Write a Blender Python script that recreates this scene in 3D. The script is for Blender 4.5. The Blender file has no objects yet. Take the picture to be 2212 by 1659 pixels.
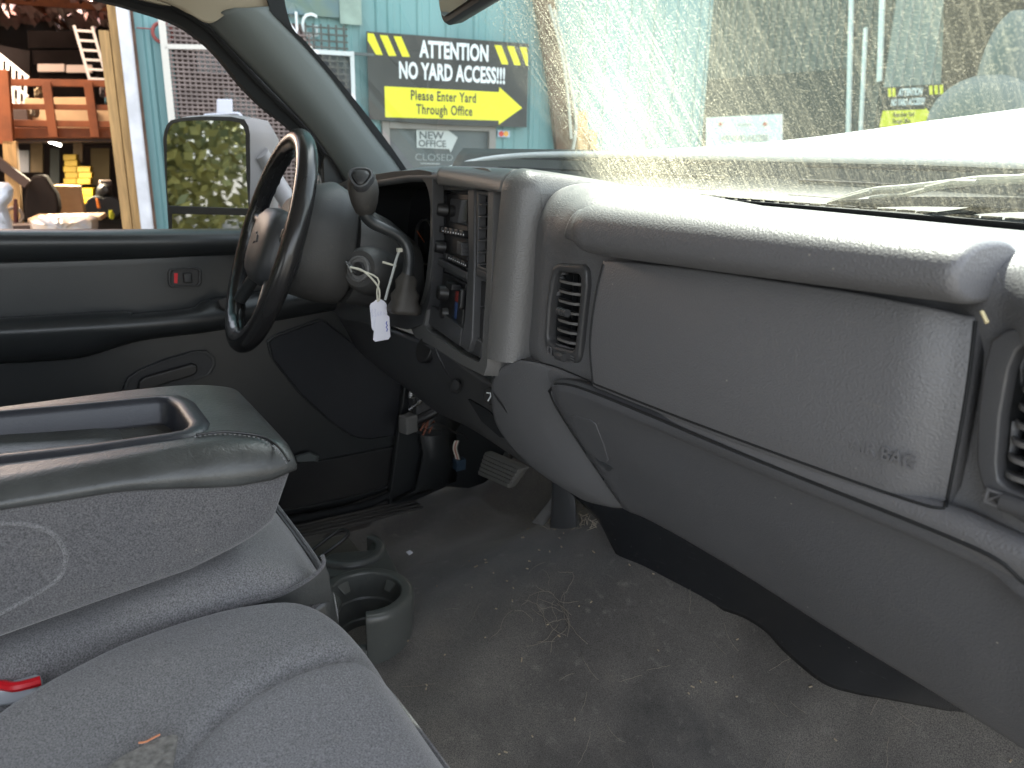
import bpy, bmesh, math, random
from math import sin, cos, tan, radians, pi, sqrt, atan2, exp, floor
from mathutils import Vector as V, Matrix
random.seed(7)
sc = bpy.context.scene
# ------------------------------------------------------------ camera
YAW, PITCH, ROLL, FPX = radians(32.5), radians(16.6), radians(1.2), 1661.0
CAM = V((.90, 0, .84))
FW = V((-cos(YAW)*cos(PITCH), sin(YAW)*cos(PITCH), -sin(PITCH)))
_r = FW.cross(V((0, 0, 1))).normalized(); _u = _r.cross(FW)
RT = _r*cos(ROLL)+_u*sin(ROLL); UP = _u*cos(ROLL)-_r*sin(ROLL)
cd = bpy.data.cameras.new('camera'); cam = bpy.data.objects.new('camera', cd)
sc.collection.objects.link(cam); sc.camera = cam
cam.matrix_world = Matrix(((RT.x, UP.x, -FW.x, CAM.x), (RT.y, UP.y, -FW.y, CAM.y), (RT.z, UP.z, -FW.z, CAM.z), (0, 0, 0, 1)))
cd.sensor_width = 36; cd.lens = 36*FPX/2212; cd.clip_start = .01; cd.clip_end = 400
cd.dof.use_dof = True; cd.dof.focus_distance = .95; cd.dof.aperture_fstop = 9
# ------------------------------------------------------------ world + sun
SUN_B, SUN_EL = radians(47), radians(61)
w = bpy.data.worlds.new('World'); sc.world = w; w.use_nodes = True
nt = w.node_tree; bg = nt.nodes['Background']; sky = nt.nodes.new('ShaderNodeTexSky')
sky.sky_type = 'NISHITA'; sky.sun_disc = False; sky.sun_elevation = SUN_EL; sky.sun_rotation = -(pi/2-SUN_B)
hsv = nt.nodes.new('ShaderNodeHueSaturation'); hsv.inputs['Saturation'].default_value = .32; nt.links.new(sky.outputs[0], hsv.inputs['Color']); nt.links.new(hsv.outputs[0], bg.inputs[0]); bg.inputs[1].default_value = .15
ld = bpy.data.lights.new('sun', 'SUN'); ld.energy = 4.1; ld.angle = radians(.5); ld.color = (1, .93, .82)
sun = bpy.data.objects.new('sun', ld); sc.collection.objects.link(sun)
SD = V((-cos(SUN_EL)*cos(SUN_B), cos(SUN_EL)*sin(SUN_B), sin(SUN_EL)))
sun.rotation_euler = SD.to_track_quat('Z', 'Y').to_euler(); sun.location = (0, 0, 30)
sc.view_settings.view_transform = 'Standard'; sc.view_settings.look = 'None'
sc.view_settings.exposure = 2.4; sc.view_settings.gamma = 1

# ------------------------------------------------------------ helpers
def ray(u, v): return FW+RT*((u-1106)/FPX)-UP*((v-829.5)/FPX)
def P(u, v, **k):
    """where the sight line of a photo pixel (2212 wide) meets a plane of the real place"""
    a, c = list(k.items())[0]; i = 'xyz'.index(a); d = ray(u, v)
    return CAM+d*((c-CAM[i])/d[i])
def PP(u, v, o, n):
    d = ray(u, v); return CAM+d*((V(o)-CAM).dot(n)/d.dot(n))
WN = V((.982, -.187, 0)).normalized(); WW = V((-WN.y, WN.x, 0))
def WL(s, z, off=0): p = CAM+WW*s-WN*(6.3-off); return V((p.x, p.y, z))     # on the warehouse wall
def WP(u, v, off=0):
    return PP(u, v, CAM-WN*(6.3-off), WN)
WLOC = {}
def setp(o, label=None, cat=None, group=None, kind=None):
    for k, x in (('label', label), ('category', cat), ('group', group), ('kind', kind)):
        if x: o[k] = x
    return o
def empty(name, loc, label, cat, group=None):
    o = bpy.data.objects.new(name, None); sc.collection.objects.link(o); o.location = loc; o.empty_display_size = .1
    WLOC[o.name] = V(loc); return setp(o, label, cat, group)
def mk(name, verts, faces, mat, parent=None, smooth=True, bevel=0, sub=0, solid=0, seg=2, off=-1, auto=None, mats=None, fm=None):
    vs = [V(p) for p in verts]
    lo = V([min(p[i] for p in vs) for i in range(3)]); hi = V([max(p[i] for p in vs) for i in range(3)])
    c = (lo+hi)/2
    if not parent: c.z = lo.z
    me = bpy.data.meshes.new(name); me.from_pydata([p-c for p in vs], [], faces); me.update()
    bm = bmesh.new(); bm.from_mesh(me); bmesh.ops.recalc_face_normals(bm, faces=bm.faces); bm.to_mesh(me); bm.free()
    o = bpy.data.objects.new(name, me); sc.collection.objects.link(o)
    if mats:
        for m in mats: me.materials.append(m)
        if fm:
            for i, p in enumerate(me.polygons): p.material_index = fm[i]
    else: me.materials.append(mat)
    if smooth:
        for p in me.polygons: p.use_smooth = True
    o.location = c; WLOC[o.name] = c
    if parent:
        o.parent = parent; o.location = c-WLOC[parent.name]
    if solid:
        m = o.modifiers.new('s', 'SOLIDIFY'); m.thickness = solid; m.offset = off
    if bevel:
        m = o.modifiers.new('b', 'BEVEL'); m.width = bevel; m.segments = seg; m.limit_method = 'ANGLE'; m.angle_limit = radians(40)
    if sub:
        m = o.modifiers.new('u', 'SUBSURF'); m.levels = m.render_levels = sub
    if smooth and not sub:
        for p in me.polygons: p.use_smooth = True
        m = o.modifiers.new('w', 'WEIGHTED_NORMAL') if bevel else None
        me.set_sharp_from_angle(angle=radians(auto or 42))
    return o
class MB:
    def __init__(s): s.v = []; s.f = []; s.m = []
    def add(s, vs, fs, m=0):
        n = len(s.v); s.v += [V(p) for p in vs]; s.f += [[i+n for i in f] for f in fs]; s.m += [m]*len(fs); return s
    def box(s, c, d, ax=None, m=0):
        X, Y, Z = ax or (V((1, 0, 0)), V((0, 1, 0)), V((0, 0, 1))); c = V(c)
        vs = [c+X*(i*d[0]/2)+Y*(j*d[1]/2)+Z*(k*d[2]/2) for i in (-1, 1) for j in (-1, 1) for k in (-1, 1)]
        return s.add(vs, [(0, 1, 3, 2), (4, 6, 7, 5), (0, 4, 5, 1), (2, 3, 7, 6), (0, 2, 6, 4), (1, 5, 7, 3)], m)
    def bar(s, a, b, wd, th, up=(0, 0, 1), m=0):
        a, b = V(a), V(b); d = (b-a); L = d.length; d = d/L; sd = d.cross(V(up)).normalized(); u = sd.cross(d)
        return s.box((a+b)/2, (L, wd, th), (d, sd, u), m)
    def loft(s, secs, closed=True, cap=True, m=0):
        n = len(secs[0]); vs = [p for q in secs for p in q]; fs = []
        for i in range(len(secs)-1):
            for j in range(n if closed else n-1):
                k = (j+1) % n; fs.append((i*n+j, i*n+k, (i+1)*n+k, (i+1)*n+j))
        if cap and closed:
            fs.append(tuple(range(n))[::-1]); fs.append(tuple((len(secs)-1)*n+j for j in range(n)))
        return s.add(vs, fs, m)
    def tube(s, path, r, n=10, cap=True, m=0):
        path = [V(p) for p in path]; rs = r if isinstance(r, (list, tuple)) else [r]*len(path)
        t0 = (path[1]-path[0]).normalized(); a = t0.orthogonal().normalized(); secs = []
        for i, p in enumerate(path):
            t = (path[min(i+1, len(path)-1)]-path[max(i-1, 0)]).normalized()
            a = (a-t*a.dot(t)).normalized(); b = t.cross(a)
            secs.append([p+(a*cos(2*pi*k/n)+b*sin(2*pi*k/n))*rs[i] for k in range(n)])
        return s.loft(secs, cap=cap, m=m)
    def prism(s, pts, vec, m=0):
        pts = [V(p) for p in pts]; n = len(pts); vec = V(vec)
        return s.add(pts+[p+vec for p in pts], [tuple(range(n))[::-1], tuple(range(n, 2*n))]+[(i, (i+1) % n, n+(i+1) % n, n+i) for i in range(n)], m)
    def ring(s, outer, inner, vec, m=0):
        """plate with a hole"""
        n = len(outer); vec = V(vec); o = [V(p) for p in outer]; i_ = [V(p) for p in inner]
        vs = o+i_+[p+vec for p in o]+[p+vec for p in i_]; fs = []
        for k in range(n):
            l = (k+1) % n
            fs += [(k, l, n+l, n+k), (2*n+k, 3*n+k, 3*n+l, 2*n+l), (k, 2*n+k, 2*n+l, l), (n+k, n+l, 3*n+l, 3*n+k)]
        return s.add(vs, fs, m)
    def cyl(s, c, ax, r, h, n=24, r2=None, m=0):
        c = V(c); ax = V(ax).normalized(); a = ax.orthogonal().normalized(); b = ax.cross(a); r2 = r if r2 is None else r2
        s.loft([[c+(a*cos(2*pi*k/n)+b*sin(2*pi*k/n))*q+ax*z for k in range(n)] for q, z in ((r, 0), (r2, h))], m=m); return s
    def ball(s, c, r, n=12, sq=(1, 1, 1), m=0):
        c = V(c); secs = []
        for i in range(1, n):
            t = pi*i/n; secs.append([c+V((sin(t)*cos(2*pi*k/(2*n))*r*sq[0], sin(t)*sin(2*pi*k/(2*n))*r*sq[1], cos(t)*r*sq[2])) for k in range(2*n)])
        return s.loft(secs, m=m)
    def build(s, name, mat, parent=None, **k):
        if isinstance(mat, list): return mk(name, s.v, s.f, None, parent, mats=mat, fm=s.m, **k)
        return mk(name, s.v, s.f, mat, parent, **k)
def catmull(pts, n):
    pts = [V(p) if len(p) == 3 else V((p[0], p[1], 0)) for p in pts]; m = len(pts)-1
    # dense sample then resample by length
    ds = []
    for i in range(m):
        p0, p1, p2, p3 = pts[max(i-1, 0)], pts[i], pts[i+1], pts[min(i+2, m)]
        for k in range(12):
            t = k/12; ds.append(.5*((2*p1)+(p2-p0)*t+(2*p0-5*p1+4*p2-p3)*t*t+(3*p1-p0-3*p2+p3)*t**3))
    ds.append(pts[-1]); L = [0]
    for a, b in zip(ds, ds[1:]): L.append(L[-1]+(b-a).length)
    out = []; j = 0
    for i in range(n):
        x = L[-1]*i/(n-1)
        while j < len(L)-2 and L[j+1] < x: j += 1
        f = (x-L[j])/max(L[j+1]-L[j], 1e-9); out.append(ds[j].lerp(ds[j+1], min(max(f, 0), 1)))
    return out
def sm(a, b, x):
    t = min(max((x-a)/(b-a), 0), 1); return t*t*(3-2*t)
def lin(tab, x):
    """piecewise-linear table of (x, value or tuple)"""
    if x <= tab[0][0]: return tab[0][1]
    for (a, p), (b, q) in zip(tab, tab[1:]):
        if x <= b:
            t = (x-a)/(b-a); return p+(q-p)*t if not isinstance(p, tuple) else tuple(i+(j-i)*t for i, j in zip(p, q))
    return tab[-1][1]
def patch(name, rows, axis, depth, mat, parent, nu=40, nv=16, roll=0, rollw=.06, solid=.012, sides='lrtb', **k):
    """sheet of bodywork: pixel rows give the outline, depth(s,t) its real distance; edges rolled back by roll"""
    R_ = [catmull(r, nu) for r in rows]; g = []
    for j in range(nv):
        t = j/(nv-1); t = t if not roll else t; x = t*(len(rows)-1); i = min(int(x), len(rows)-2); f = x-i; row = []
        if len(rows) > 2: col = lambda q: (lambda p0, p1, p2, p3: .5*((2*p1)+(p2-p0)*f+(2*p0-5*p1+4*p2-p3)*f*f+(3*p1-p0-3*p2+p3)*f**3))(R_[max(i-1, 0)][q], R_[i][q], R_[i+1][q], R_[min(i+2, len(rows)-1)][q])
        else: col = lambda q: R_[0][q].lerp(R_[1][q], f)
        for q in range(nu):
            p = col(q); s = q/(nu-1); row.append(P(p.x, p.y, **{axis: depth(s, t)}))
        g.append(row)
    if roll:
        ad = 'xyz'.index(axis); sg = -1 if axis == 'x' else 1
        for j in range(nv):
            for q in range(nu):
                s, t = q/(nu-1), j/(nv-1); e = 1.
                for c, dd in (('l', s), ('r', 1-s), ('t', t), ('b', 1-t)):
                    if c in sides:
                        lim = rollw if c in 'lr' else rollw*2.2
                        if dd < lim: e = min(e, sin(pi/2*(dd/lim))**.6 if dd > 0 else 0)
                        
                g[j][q][ad] += sg*roll*(1-e)
    vs = [p for r in g for p in r]; fs = [(j*nu+i, j*nu+i+1, (j+1)*nu+i+1, (j+1)*nu+i) for j in range(nv-1) for i in range(nu-1)]
    return mk(name, vs, fs, mat, parent, solid=solid, off=0, **k)
def grid(name, fn, nu, nv, mat, parent, **k):
    vs = [fn(i/(nu-1), j/(nv-1)) for j in range(nv) for i in range(nu)]
    return mk(name, vs, [(j*nu+i, j*nu+i+1, (j+1)*nu+i+1, (j+1)*nu+i) for j in range(nv-1) for i in range(nu-1)], mat, parent, **k)
def rr(w_, h_, r, n=5):
    """rounded rectangle, 4*(n+1) points"""
    o = []
    for cx_, cy_, a0 in ((w_/2-r, h_/2-r, 0), (-w_/2+r, h_/2-r, 90), (-w_/2+r, -h_/2+r, 180), (w_/2-r, -h_/2+r, 270)):
        for k in range(n+1):
            a = radians(a0+90*k/n); o.append((cx_+r*cos(a), cy_+r*sin(a)))
    return o
def fr(o, X, Y, pts, d=0): o, X, Y = V(o), V(X), V(Y); N = X.cross(Y); return [o+X*a+Y*b+N*d for a, b in pts]
def resamp(poly, n):
    pts = [V(p) for p in poly]+[V(poly[0])]; L = [0]
    for a, b in zip(pts, pts[1:]): L.append(L[-1]+(b-a).length)
    out = []
    for i in range(n):
        x = L[-1]*i/n; j = max(k for k in range(len(L)-1) if L[k] <= x+1e-12); out.append(pts[j].lerp(pts[j+1], (x-L[j])/max(L[j+1]-L[j], 1e-9)))
    return out
def text(name, body, o, X, Y, h, depth, mat, parent=None, sx=1, bold=0, align='CENTER', space=1, **k):
    c = bpy.data.curves.new(name, 'FONT'); c.body = body; c.align_x = align; c.size = 1; c.offset = bold; c.extrude = 0; c.resolution_u = 3; c.space_character = space
    t = bpy.data.objects.new(name, c); sc.collection.objects.link(t); bpy.context.view_layer.update()
    me = t.to_mesh(); vs = [tuple(v.co) for v in me.vertices]; fs = [tuple(p.vertices) for p in me.polygons]; t.to_mesh_clear()
    bpy.data.objects.remove(t); bpy.data.curves.remove(c)
    X, Y, o = V(X), V(Y), V(o); N = X.cross(Y).normalized()
    m = MB(); n = len(vs); q = [o+X*(a*h/.72*sx)+Y*(b*h/.72) for a, b, _ in vs]
    ed = {}
    for f in fs:
        for a, b in zip(f, f[1:]+f[:1]): ed[(a, b)] = 1
    side = [(a, b, b+n, a+n) for (a, b) in ed if (b, a) not in ed]
    m.add([p+N*depth for p in q]+q, fs+[s_[::-1] for s_ in side])
    return m.build(name, mat, parent, smooth=False, **k)

# ------------------------------------------------------------ materials
def S(r, g, b): return tuple(((c/255)/12.92 if c/255 <= .04045 else ((c/255+.055)/1.055)**2.4) for c in (r, g, b))+(1,)
def lcol(c): return c if len(c) == 4 else tuple(c)+(1,)
def node(nt, t, **k):
    n = nt.nodes.new(t)
    for a, b in k.items():
        if a.startswith('i_'): n.inputs[a[2:].replace('_', ' ')].default_value = b
        else: setattr(n, a, b)
    return n
def mat(name, col, rough=.5, bump=None, var=0, vscale=6, dust=0, dustcol=(.22, .2, .17), metal=0, spec=.5, col2=None, vdetail=4, stretch=None, speck=0, bumpd=.0006, coat=0, sheen=0, world=True, scr=0):
    m = bpy.data.materials.new(name); m.use_nodes = True; nt = m.node_tree; L = nt.links; b = nt.nodes['Principled BSDF']
    col = lcol(col); b.inputs['Base Color'].default_value = col; b.inputs['Roughness'].default_value = rough; b.inputs['Metallic'].default_value = metal
    b.inputs['Specular IOR Level'].default_value = spec; b.inputs['Coat Weight'].default_value = coat; b.inputs['Sheen Weight'].default_value = sheen; b.inputs['Sheen Roughness'].default_value = .5
    geo = node(nt, 'ShaderNodeNewGeometry'); vec = geo.outputs['Position']
    if stretch:
        mp = node(nt, 'ShaderNodeMapping'); mp.inputs['Scale'].default_value = stretch[0]; mp.inputs['Rotation'].default_value = stretch[1]; L.new(vec, mp.inputs[0]); vec = mp.outputs[0]
    cur = None
    def mix(a, bcol, fac, typ='MIX'):
        n = node(nt, 'ShaderNodeMix', data_type='RGBA', blend_type=typ)
        if a is None: n.inputs[6].default_value = col
        else: L.new(a, n.inputs[6])
        if isinstance(bcol, tuple): n.inputs[7].default_value = lcol(bcol)
        else: L.new(bcol, n.inputs[7])
        if isinstance(fac, float): n.inputs[0].default_value = fac
        else: L.new(fac, n.inputs[0])
        return n.outputs[2]
    def noise(scale, lo, hi, detail=4., rg=.55, v=None, d=0):
        n = node(nt, 'ShaderNodeTexNoise', i_Scale=scale, i_Detail=detail, i_Roughness=rg); L.new(v or vec, n.inputs[0])
        if d: n.inputs['Distortion'].default_value = d
        r = node(nt, 'ShaderNodeMapRange'); r.inputs[1].default_value = lo; r.inputs[2].default_value = hi; L.new(n.outputs[0], r.inputs[0]); return r.outputs[0]
    def mul(x, k):
        n = node(nt, 'ShaderNodeMath', operation='MULTIPLY'); L.new(x, n.inputs[0])
        if isinstance(k, (int, float)): n.inputs[1].default_value = k
        else: L.new(k, n.inputs[1])
        return n.outputs[0]
    if var or col2:
        c2 = col2 or tuple(c*(1-var) for c in col[:3]); cur = mix(cur, c2, noise(vscale, .35, .65, vdetail))
    if dust:
        cur = mix(cur, dustcol, mul(noise(3.1, .4, .72, 5), dust))
        if dust > .8: cur = mix(cur, (.03, .028, .026), mul(noise(4.7, .52, .72, 5), .75)); cur = mix(cur, (.15, .13, .105), mul(noise(16, .55, .8, 6), .5))
        if dust > .12: cur = mix(cur, dustcol, mul(noise(45, .6, .8, 3), dust))
    if scr:
        mp = node(nt, 'ShaderNodeMapping'); mp.inputs['Scale'].default_value = (14, 14, 190); mp.inputs['Rotation'].default_value = (.5, .7, .3); L.new(geo.outputs['Position'], mp.inputs[0])
        cur = mix(cur, dustcol, mul(noise(1.6, .66, .76, 3, v=mp.outputs[0]), scr))
    if speck:
        v_ = node(nt, 'ShaderNodeTexVoronoi', i_Scale=85.); L.new(vec, v_.inputs[0]); r = node(nt, 'ShaderNodeMapRange'); r.inputs[1].default_value = .09; r.inputs[2].default_value = .05
        L.new(v_.outputs['Distance'], r.inputs[0]); cur = mix(cur, (.45, .42, .36), mul(mul(r.outputs[0], noise(31, .55, .62)), speck))
    if cur: L.new(cur, b.inputs['Base Color'])
    if bump:
        kind, scale, st = bump
        if kind == 'n': t = node(nt, 'ShaderNodeTexNoise', i_Scale=scale, i_Detail=2.)
        elif kind == 'v': t = node(nt, 'ShaderNodeTexVoronoi', i_Scale=scale, feature='SMOOTH_F1')
        elif kind == 'w': t = node(nt, 'ShaderNodeTexNoise', i_Scale=scale, i_Detail=3.); t.inputs['Distortion'].default_value = 1.2
        L.new(vec, t.inputs[0]); bp = node(nt, 'ShaderNodeBump', i_Strength=st, i_Distance=bumpd); L.new(t.outputs[0], bp.inputs['Height']); L.new(bp.outputs[0], b.inputs['Normal'])
    return m
M = {}
M['dash'] = mat('dash_plastic', (.118, .119, .124), .46, ('v', 620, .7), dust=.16, dustcol=(.17, .165, .15), scr=.25, speck=.5)
M['dashlow'] = mat('glovebox_plastic', (.086, .088, .094), .40, ('v', 600, .5), dust=.22, dustcol=(.13, .125, .12), scr=.5, speck=.7)
M['bezel'] = mat('bezel_plastic', (.120, .119, .117), .40, ('v', 560, .7), dust=.2, dustcol=(.17, .16, .14))
M['bezeldk'] = mat('bezel_trim', (.052, .053, .056), .42, ('v', 500, .2), dust=.2, dustcol=(.14, .13, .11))
M['black'] = mat('black_plastic', (.012, .012, .013), .45, dust=.1)
M['matblack'] = mat('matte_black', (.010, .011, .012), .8)
M['ductblack'] = mat('duct_plastic', (.013, .015, .018), .24, dust=.1, dustcol=(.1, .1, .1), scr=.6, speck=.5)
M['door'] = mat('door_plastic', (.023, .025, .026), .34, ('v', 700, .3), dust=.1, dustcol=(.1, .1, .09))
M['doordk'] = mat('door_carpet', (.016, .017, .020), .85, ('n', 900, .5), dust=.15, dustcol=(.05, .05, .05))
M['leather'] = mat('grey_leather', (.058, .061, .060), .33, ('w', 190, .8), var=.35, vscale=20, dust=.15, dustcol=(.14, .14, .12))
M['wheel'] = mat('black_leather', (.013, .013, .014), .24, ('n', 300, .1), dust=.05)
M['boot'] = mat('boot_rubber', (.028, .025, .022), .6, ('n', 60, .3), dust=.2)
def velour(name, c, d):
    m = mat(name, c, .95, ('n', 1100, .8), dust=d, dustcol=(.17, .16, .145) if d < .8 else (.17, .155, .135), sheen=.35, speck=.3)
    nt = m.node_tree; b = nt.nodes['Principled BSDF']; l = b.inputs['Base Color'].links[0]; src = l.from_socket
    n = node(nt, 'ShaderNodeTexNoise', i_Scale=700., i_Detail=2.); g = node(nt, 'ShaderNodeNewGeometry'); nt.links.new(g.outputs['Position'], n.inputs[0])
    r = node(nt, 'ShaderNodeMapRange'); r.inputs[1].default_value = .3; r.inputs[2].default_value = .7; r.inputs[3].default_value = .5; r.inputs[4].default_value = 1.55; nt.links.new(n.outputs[0], r.inputs[0])
    x = node(nt, 'ShaderNodeVectorMath', operation='SCALE'); nt.links.new(src, x.inputs[0]); nt.links.new(r.outputs[0], x.inputs['Scale']); nt.links.new(x.outputs[0], b.inputs['Base Color']); return m
M['emboss'] = mat('embossed_plastic', (.125, .125, .13), .38)
M['clothlt'] = velour('lit_nap_insert_velour', (.155, .153, .158), .35)  # insert lighter than the bolster: nap and fall of light put into the colour
M['cloth'] = velour('grey_velour', (.128, .127, .131), .35)
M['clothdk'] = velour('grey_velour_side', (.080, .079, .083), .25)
M['carpet'] = velour('floor_carpet', (.074, .067, .060), .85)
M['headliner'] = mat('tan_headliner', (.30, .25, .18), .9, ('n', 900, .3))
M['headliner'] = M['headliner']
M['paint'] = mat('white_paint', (.78, .78, .77), .3, coat=.5)
M['chrome'] = mat('metal', (.5, .5, .5), .25, metal=1)
M['tag'] = mat('white_card', (.78, .78, .86), .6)
M['ink'] = mat('blue_ink', (.08, .11, .45), .6)
M['string'] = mat('string', (.62, .6, .5), .9, ('n', 900, .5))
M['pedal'] = mat('pedal_rubber', (.12, .12, .115), .75, ('n', 300, .4), dust=.4)
M['red'] = mat('red_plastic', (.6, .012, .02), .35)
M['wire'] = mat('brown_wire', (.2, .07, .04), .5)
M['teal'] = mat('teal_sheet', (.17, .35, .355), .45, var=.25, vscale=1.2, dust=.22, dustcol=(.2, .24, .23), stretch=((1, 1, .15), (0, 0, 0)))
M['white'] = mat('white_trim', (.72, .73, .76), .5, var=.25, vscale=6)
M['wood'] = mat('fir_lumber', (.55, .33, .13), .7, var=.35, vscale=9, stretch=((6, 6, .5), (0, 0, 0)), bump=('n', 30, .2))
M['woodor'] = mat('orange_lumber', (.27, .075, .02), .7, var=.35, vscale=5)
M['plyw'] = mat('plywood', (.55, .37, .2), .7, var=.2, vscale=3)
M['signbk'] = mat('sign_black', (.035, .034, .03), .5, var=.2)
M['signye'] = mat('sign_yellow', (.80, .74, .02), .5)
M['signwh'] = mat('sign_white', (.8, .82, .82), .5)
M['doorgrey'] = mat('door_grey', (.1, .115, .115), .5, var=.3, vscale=3)
M['rustbrown'] = mat('rust_brown', (.12, .065, .04), .8, var=.5, vscale=9)
M['mesh'] = mat('expanded_metal', (.20, .155, .14), .6, var=.3, vscale=10)
M['brown'] = mat('brown_dark', (.075, .045, .035), .7, var=.4, vscale=2)
M['ground'] = mat('gravel', (.16, .15, .13), .95, ('n', 40, .6), var=.3, vscale=3, bumpd=.01)
def emis(name, c, s):
    m = bpy.data.materials.new(name); m.use_nodes = True; b = m.node_tree.nodes['Principled BSDF']; b.inputs['Base Color'].default_value = lcol(c); b.inputs['Emission Color'].default_value = lcol(c); b.inputs['Emission Strength'].default_value = s; return m
def glassmat(name, tint=(1, 1, 1), dusty=False):
    m = bpy.data.materials.new(name); m.use_nodes = True; nt = m.node_tree; L = nt.links; nt.nodes.remove(nt.nodes['Principled BSDF']); out = nt.nodes['Material Output']
    tr = node(nt, 'ShaderNodeBsdfTransparent'); tr.inputs[0].default_value = lcol(tint); gl = node(nt, 'ShaderNodeBsdfGlossy', i_Roughness=.0); gl.inputs[0].default_value = (1, 1, 1, 1)
    lw_ = node(nt, 'ShaderNodeLayerWeight'); pw = node(nt, 'ShaderNodeMath', operation='POWER'); L.new(lw_.outputs['Facing'], pw.inputs[0]); pw.inputs[1].default_value = 5; fz = node(nt, 'ShaderNodeMath', operation='MULTIPLY_ADD'); L.new(pw.outputs[0], fz.inputs[0]); fz.inputs[1].default_value = .8; fz.inputs[2].default_value = .05; mx = node(nt, 'ShaderNodeMixShader'); L.new(fz.outputs[0], mx.inputs[0]); L.new(tr.outputs[0], mx.inputs[1]); L.new(gl.outputs[0], mx.inputs[2])
    if not dusty: L.new(mx.outputs[0], out.inputs[0]); return m
    geo = node(nt, 'ShaderNodeNewGeometry'); pos = geo.outputs['Position']
    def ns(scale, lo, hi, a=0., b_=1., mp=None, detail=4., dist=0.):
        v = pos
        if mp: q = node(nt, 'ShaderNodeMapping'); q.inputs['Scale'].default_value = mp[0]; q.inputs['Rotation'].default_value = mp[1]; L.new(pos, q.inputs[0]); v = q.outputs[0]
        n = node(nt, 'ShaderNodeTexNoise', i_Scale=scale, i_Detail=detail, i_Distortion=dist); L.new(v, n.inputs[0]); r = node(nt, 'ShaderNodeMapRange')
        for i, x in ((1, lo), (2, hi), (3, a), (4, b_)): r.inputs[i].default_value = x
        L.new(n.outputs[0], r.inputs[0]); return r.outputs[0]
    def op(o, a, b_):
        n = node(nt, 'ShaderNodeMath', operation=o)
        for i, x in ((0, a), (1, b_)):
            if isinstance(x, (int, float)): n.inputs[i].default_value = x
            else: L.new(x, n.inputs[i])
        return n.outputs[0]
    sx = node(nt, 'ShaderNodeSeparateXYZ'); L.new(pos, sx.inputs[0])
    # dust thinned towards the driver's side, standing in for the shaded half
    side = node(nt, 'ShaderNodeMapRange'); side.interpolation_type = 'SMOOTHSTEP'
    for i, x in ((1, -.17), (2, -.04), (3, .03), (4, 1.)): side.inputs[i].default_value = x
    L.new(sx.outputs[0], side.inputs[0])
    cloud = ns(4.5, .3, .75, .03, .17); fine = ns(420, .50, .78, 0., .55, detail=2.); spk = ns(190, .68, .74, 0., .6, detail=1.)
    stk = ns(3.0, .46, .8, 0., .6, mp=((90, 2.2, 2.2), (0, radians(-40), 0)), detail=6.)
    stk2 = ns(2.2, .5, .8, 0., .5, mp=((70, 2, 2), (0, radians(-62), 0)), detail=6.)
    f = op('ADD', op('ADD', cloud, op('MULTIPLY', fine, 1.1)), op('ADD', op('MULTIPLY', stk, .5), op('ADD', op('MULTIPLY', stk2, .3), op('MULTIPLY', spk, .5))))
    near = node(nt, 'ShaderNodeMapRange'); near.interpolation_type = 'SMOOTHSTEP'
    for i, x in ((1, .04), (2, .38), (3, .80), (4, .13)): near.inputs[i].default_value = x
    L.new(sx.outputs[0], near.inputs[0])  # dust thickest near the centre, to put the brightest glare there
    f = op('MULTIPLY', f, op('ADD', op('MULTIPLY', side.outputs[0], near.outputs[0]), .035)); f = op('MINIMUM', f, .6)
    df = node(nt, 'ShaderNodeBsdfDiffuse'); df.inputs[0].default_value = (.78, .77, .56, 1); tl = node(nt, 'ShaderNodeBsdfTranslucent'); tl.inputs[0].default_value = (.84, .83, .60, 1)
    m2 = node(nt, 'ShaderNodeMixShader'); m2.inputs[0].default_value = .6; L.new(df.outputs[0], m2.inputs[1]); L.new(tl.outputs[0], m2.inputs[2])
    m3 = node(nt, 'ShaderNodeMixShader'); L.new(f, m3.inputs[0]); L.new(mx.outputs[0], m3.inputs[1]); L.new(m2.outputs[0], m3.inputs[2]); L.new(m3.outputs[0], out.inputs[0]); return m
M['glass'] = glassmat('side_glass', (.95, .97, .96)); M['windshield'] = glassmat('dusty_windshield', (.86, .95, .93), True)
M['mirror'] = mat('mirror_glass', (.52, .55, .55), .02, metal=1)
M['lens'] = glassmat('lens', (.6, .6, .6))
X3, Y3, Z3 = V((1, 0, 0)), V((0, 1, 0)), V((0, 0, 1))
exec_order = True
# ============================================================ SETTING
GZ = -.95
g = MB(); g.add([(-150, -150, GZ), (150, -150, GZ), (150, 150, GZ), (-150, 150, GZ)], [(0, 1, 2, 3)])
setp(g.build('ground', M['ground'], smooth=False), kind='structure')
# ============================================================ PICKUP TRUCK
truck = empty('pickup_truck', (0, 0, GZ), 'white pickup truck with grey cab interior, seen from its open passenger door', 'pickup truck')
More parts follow.
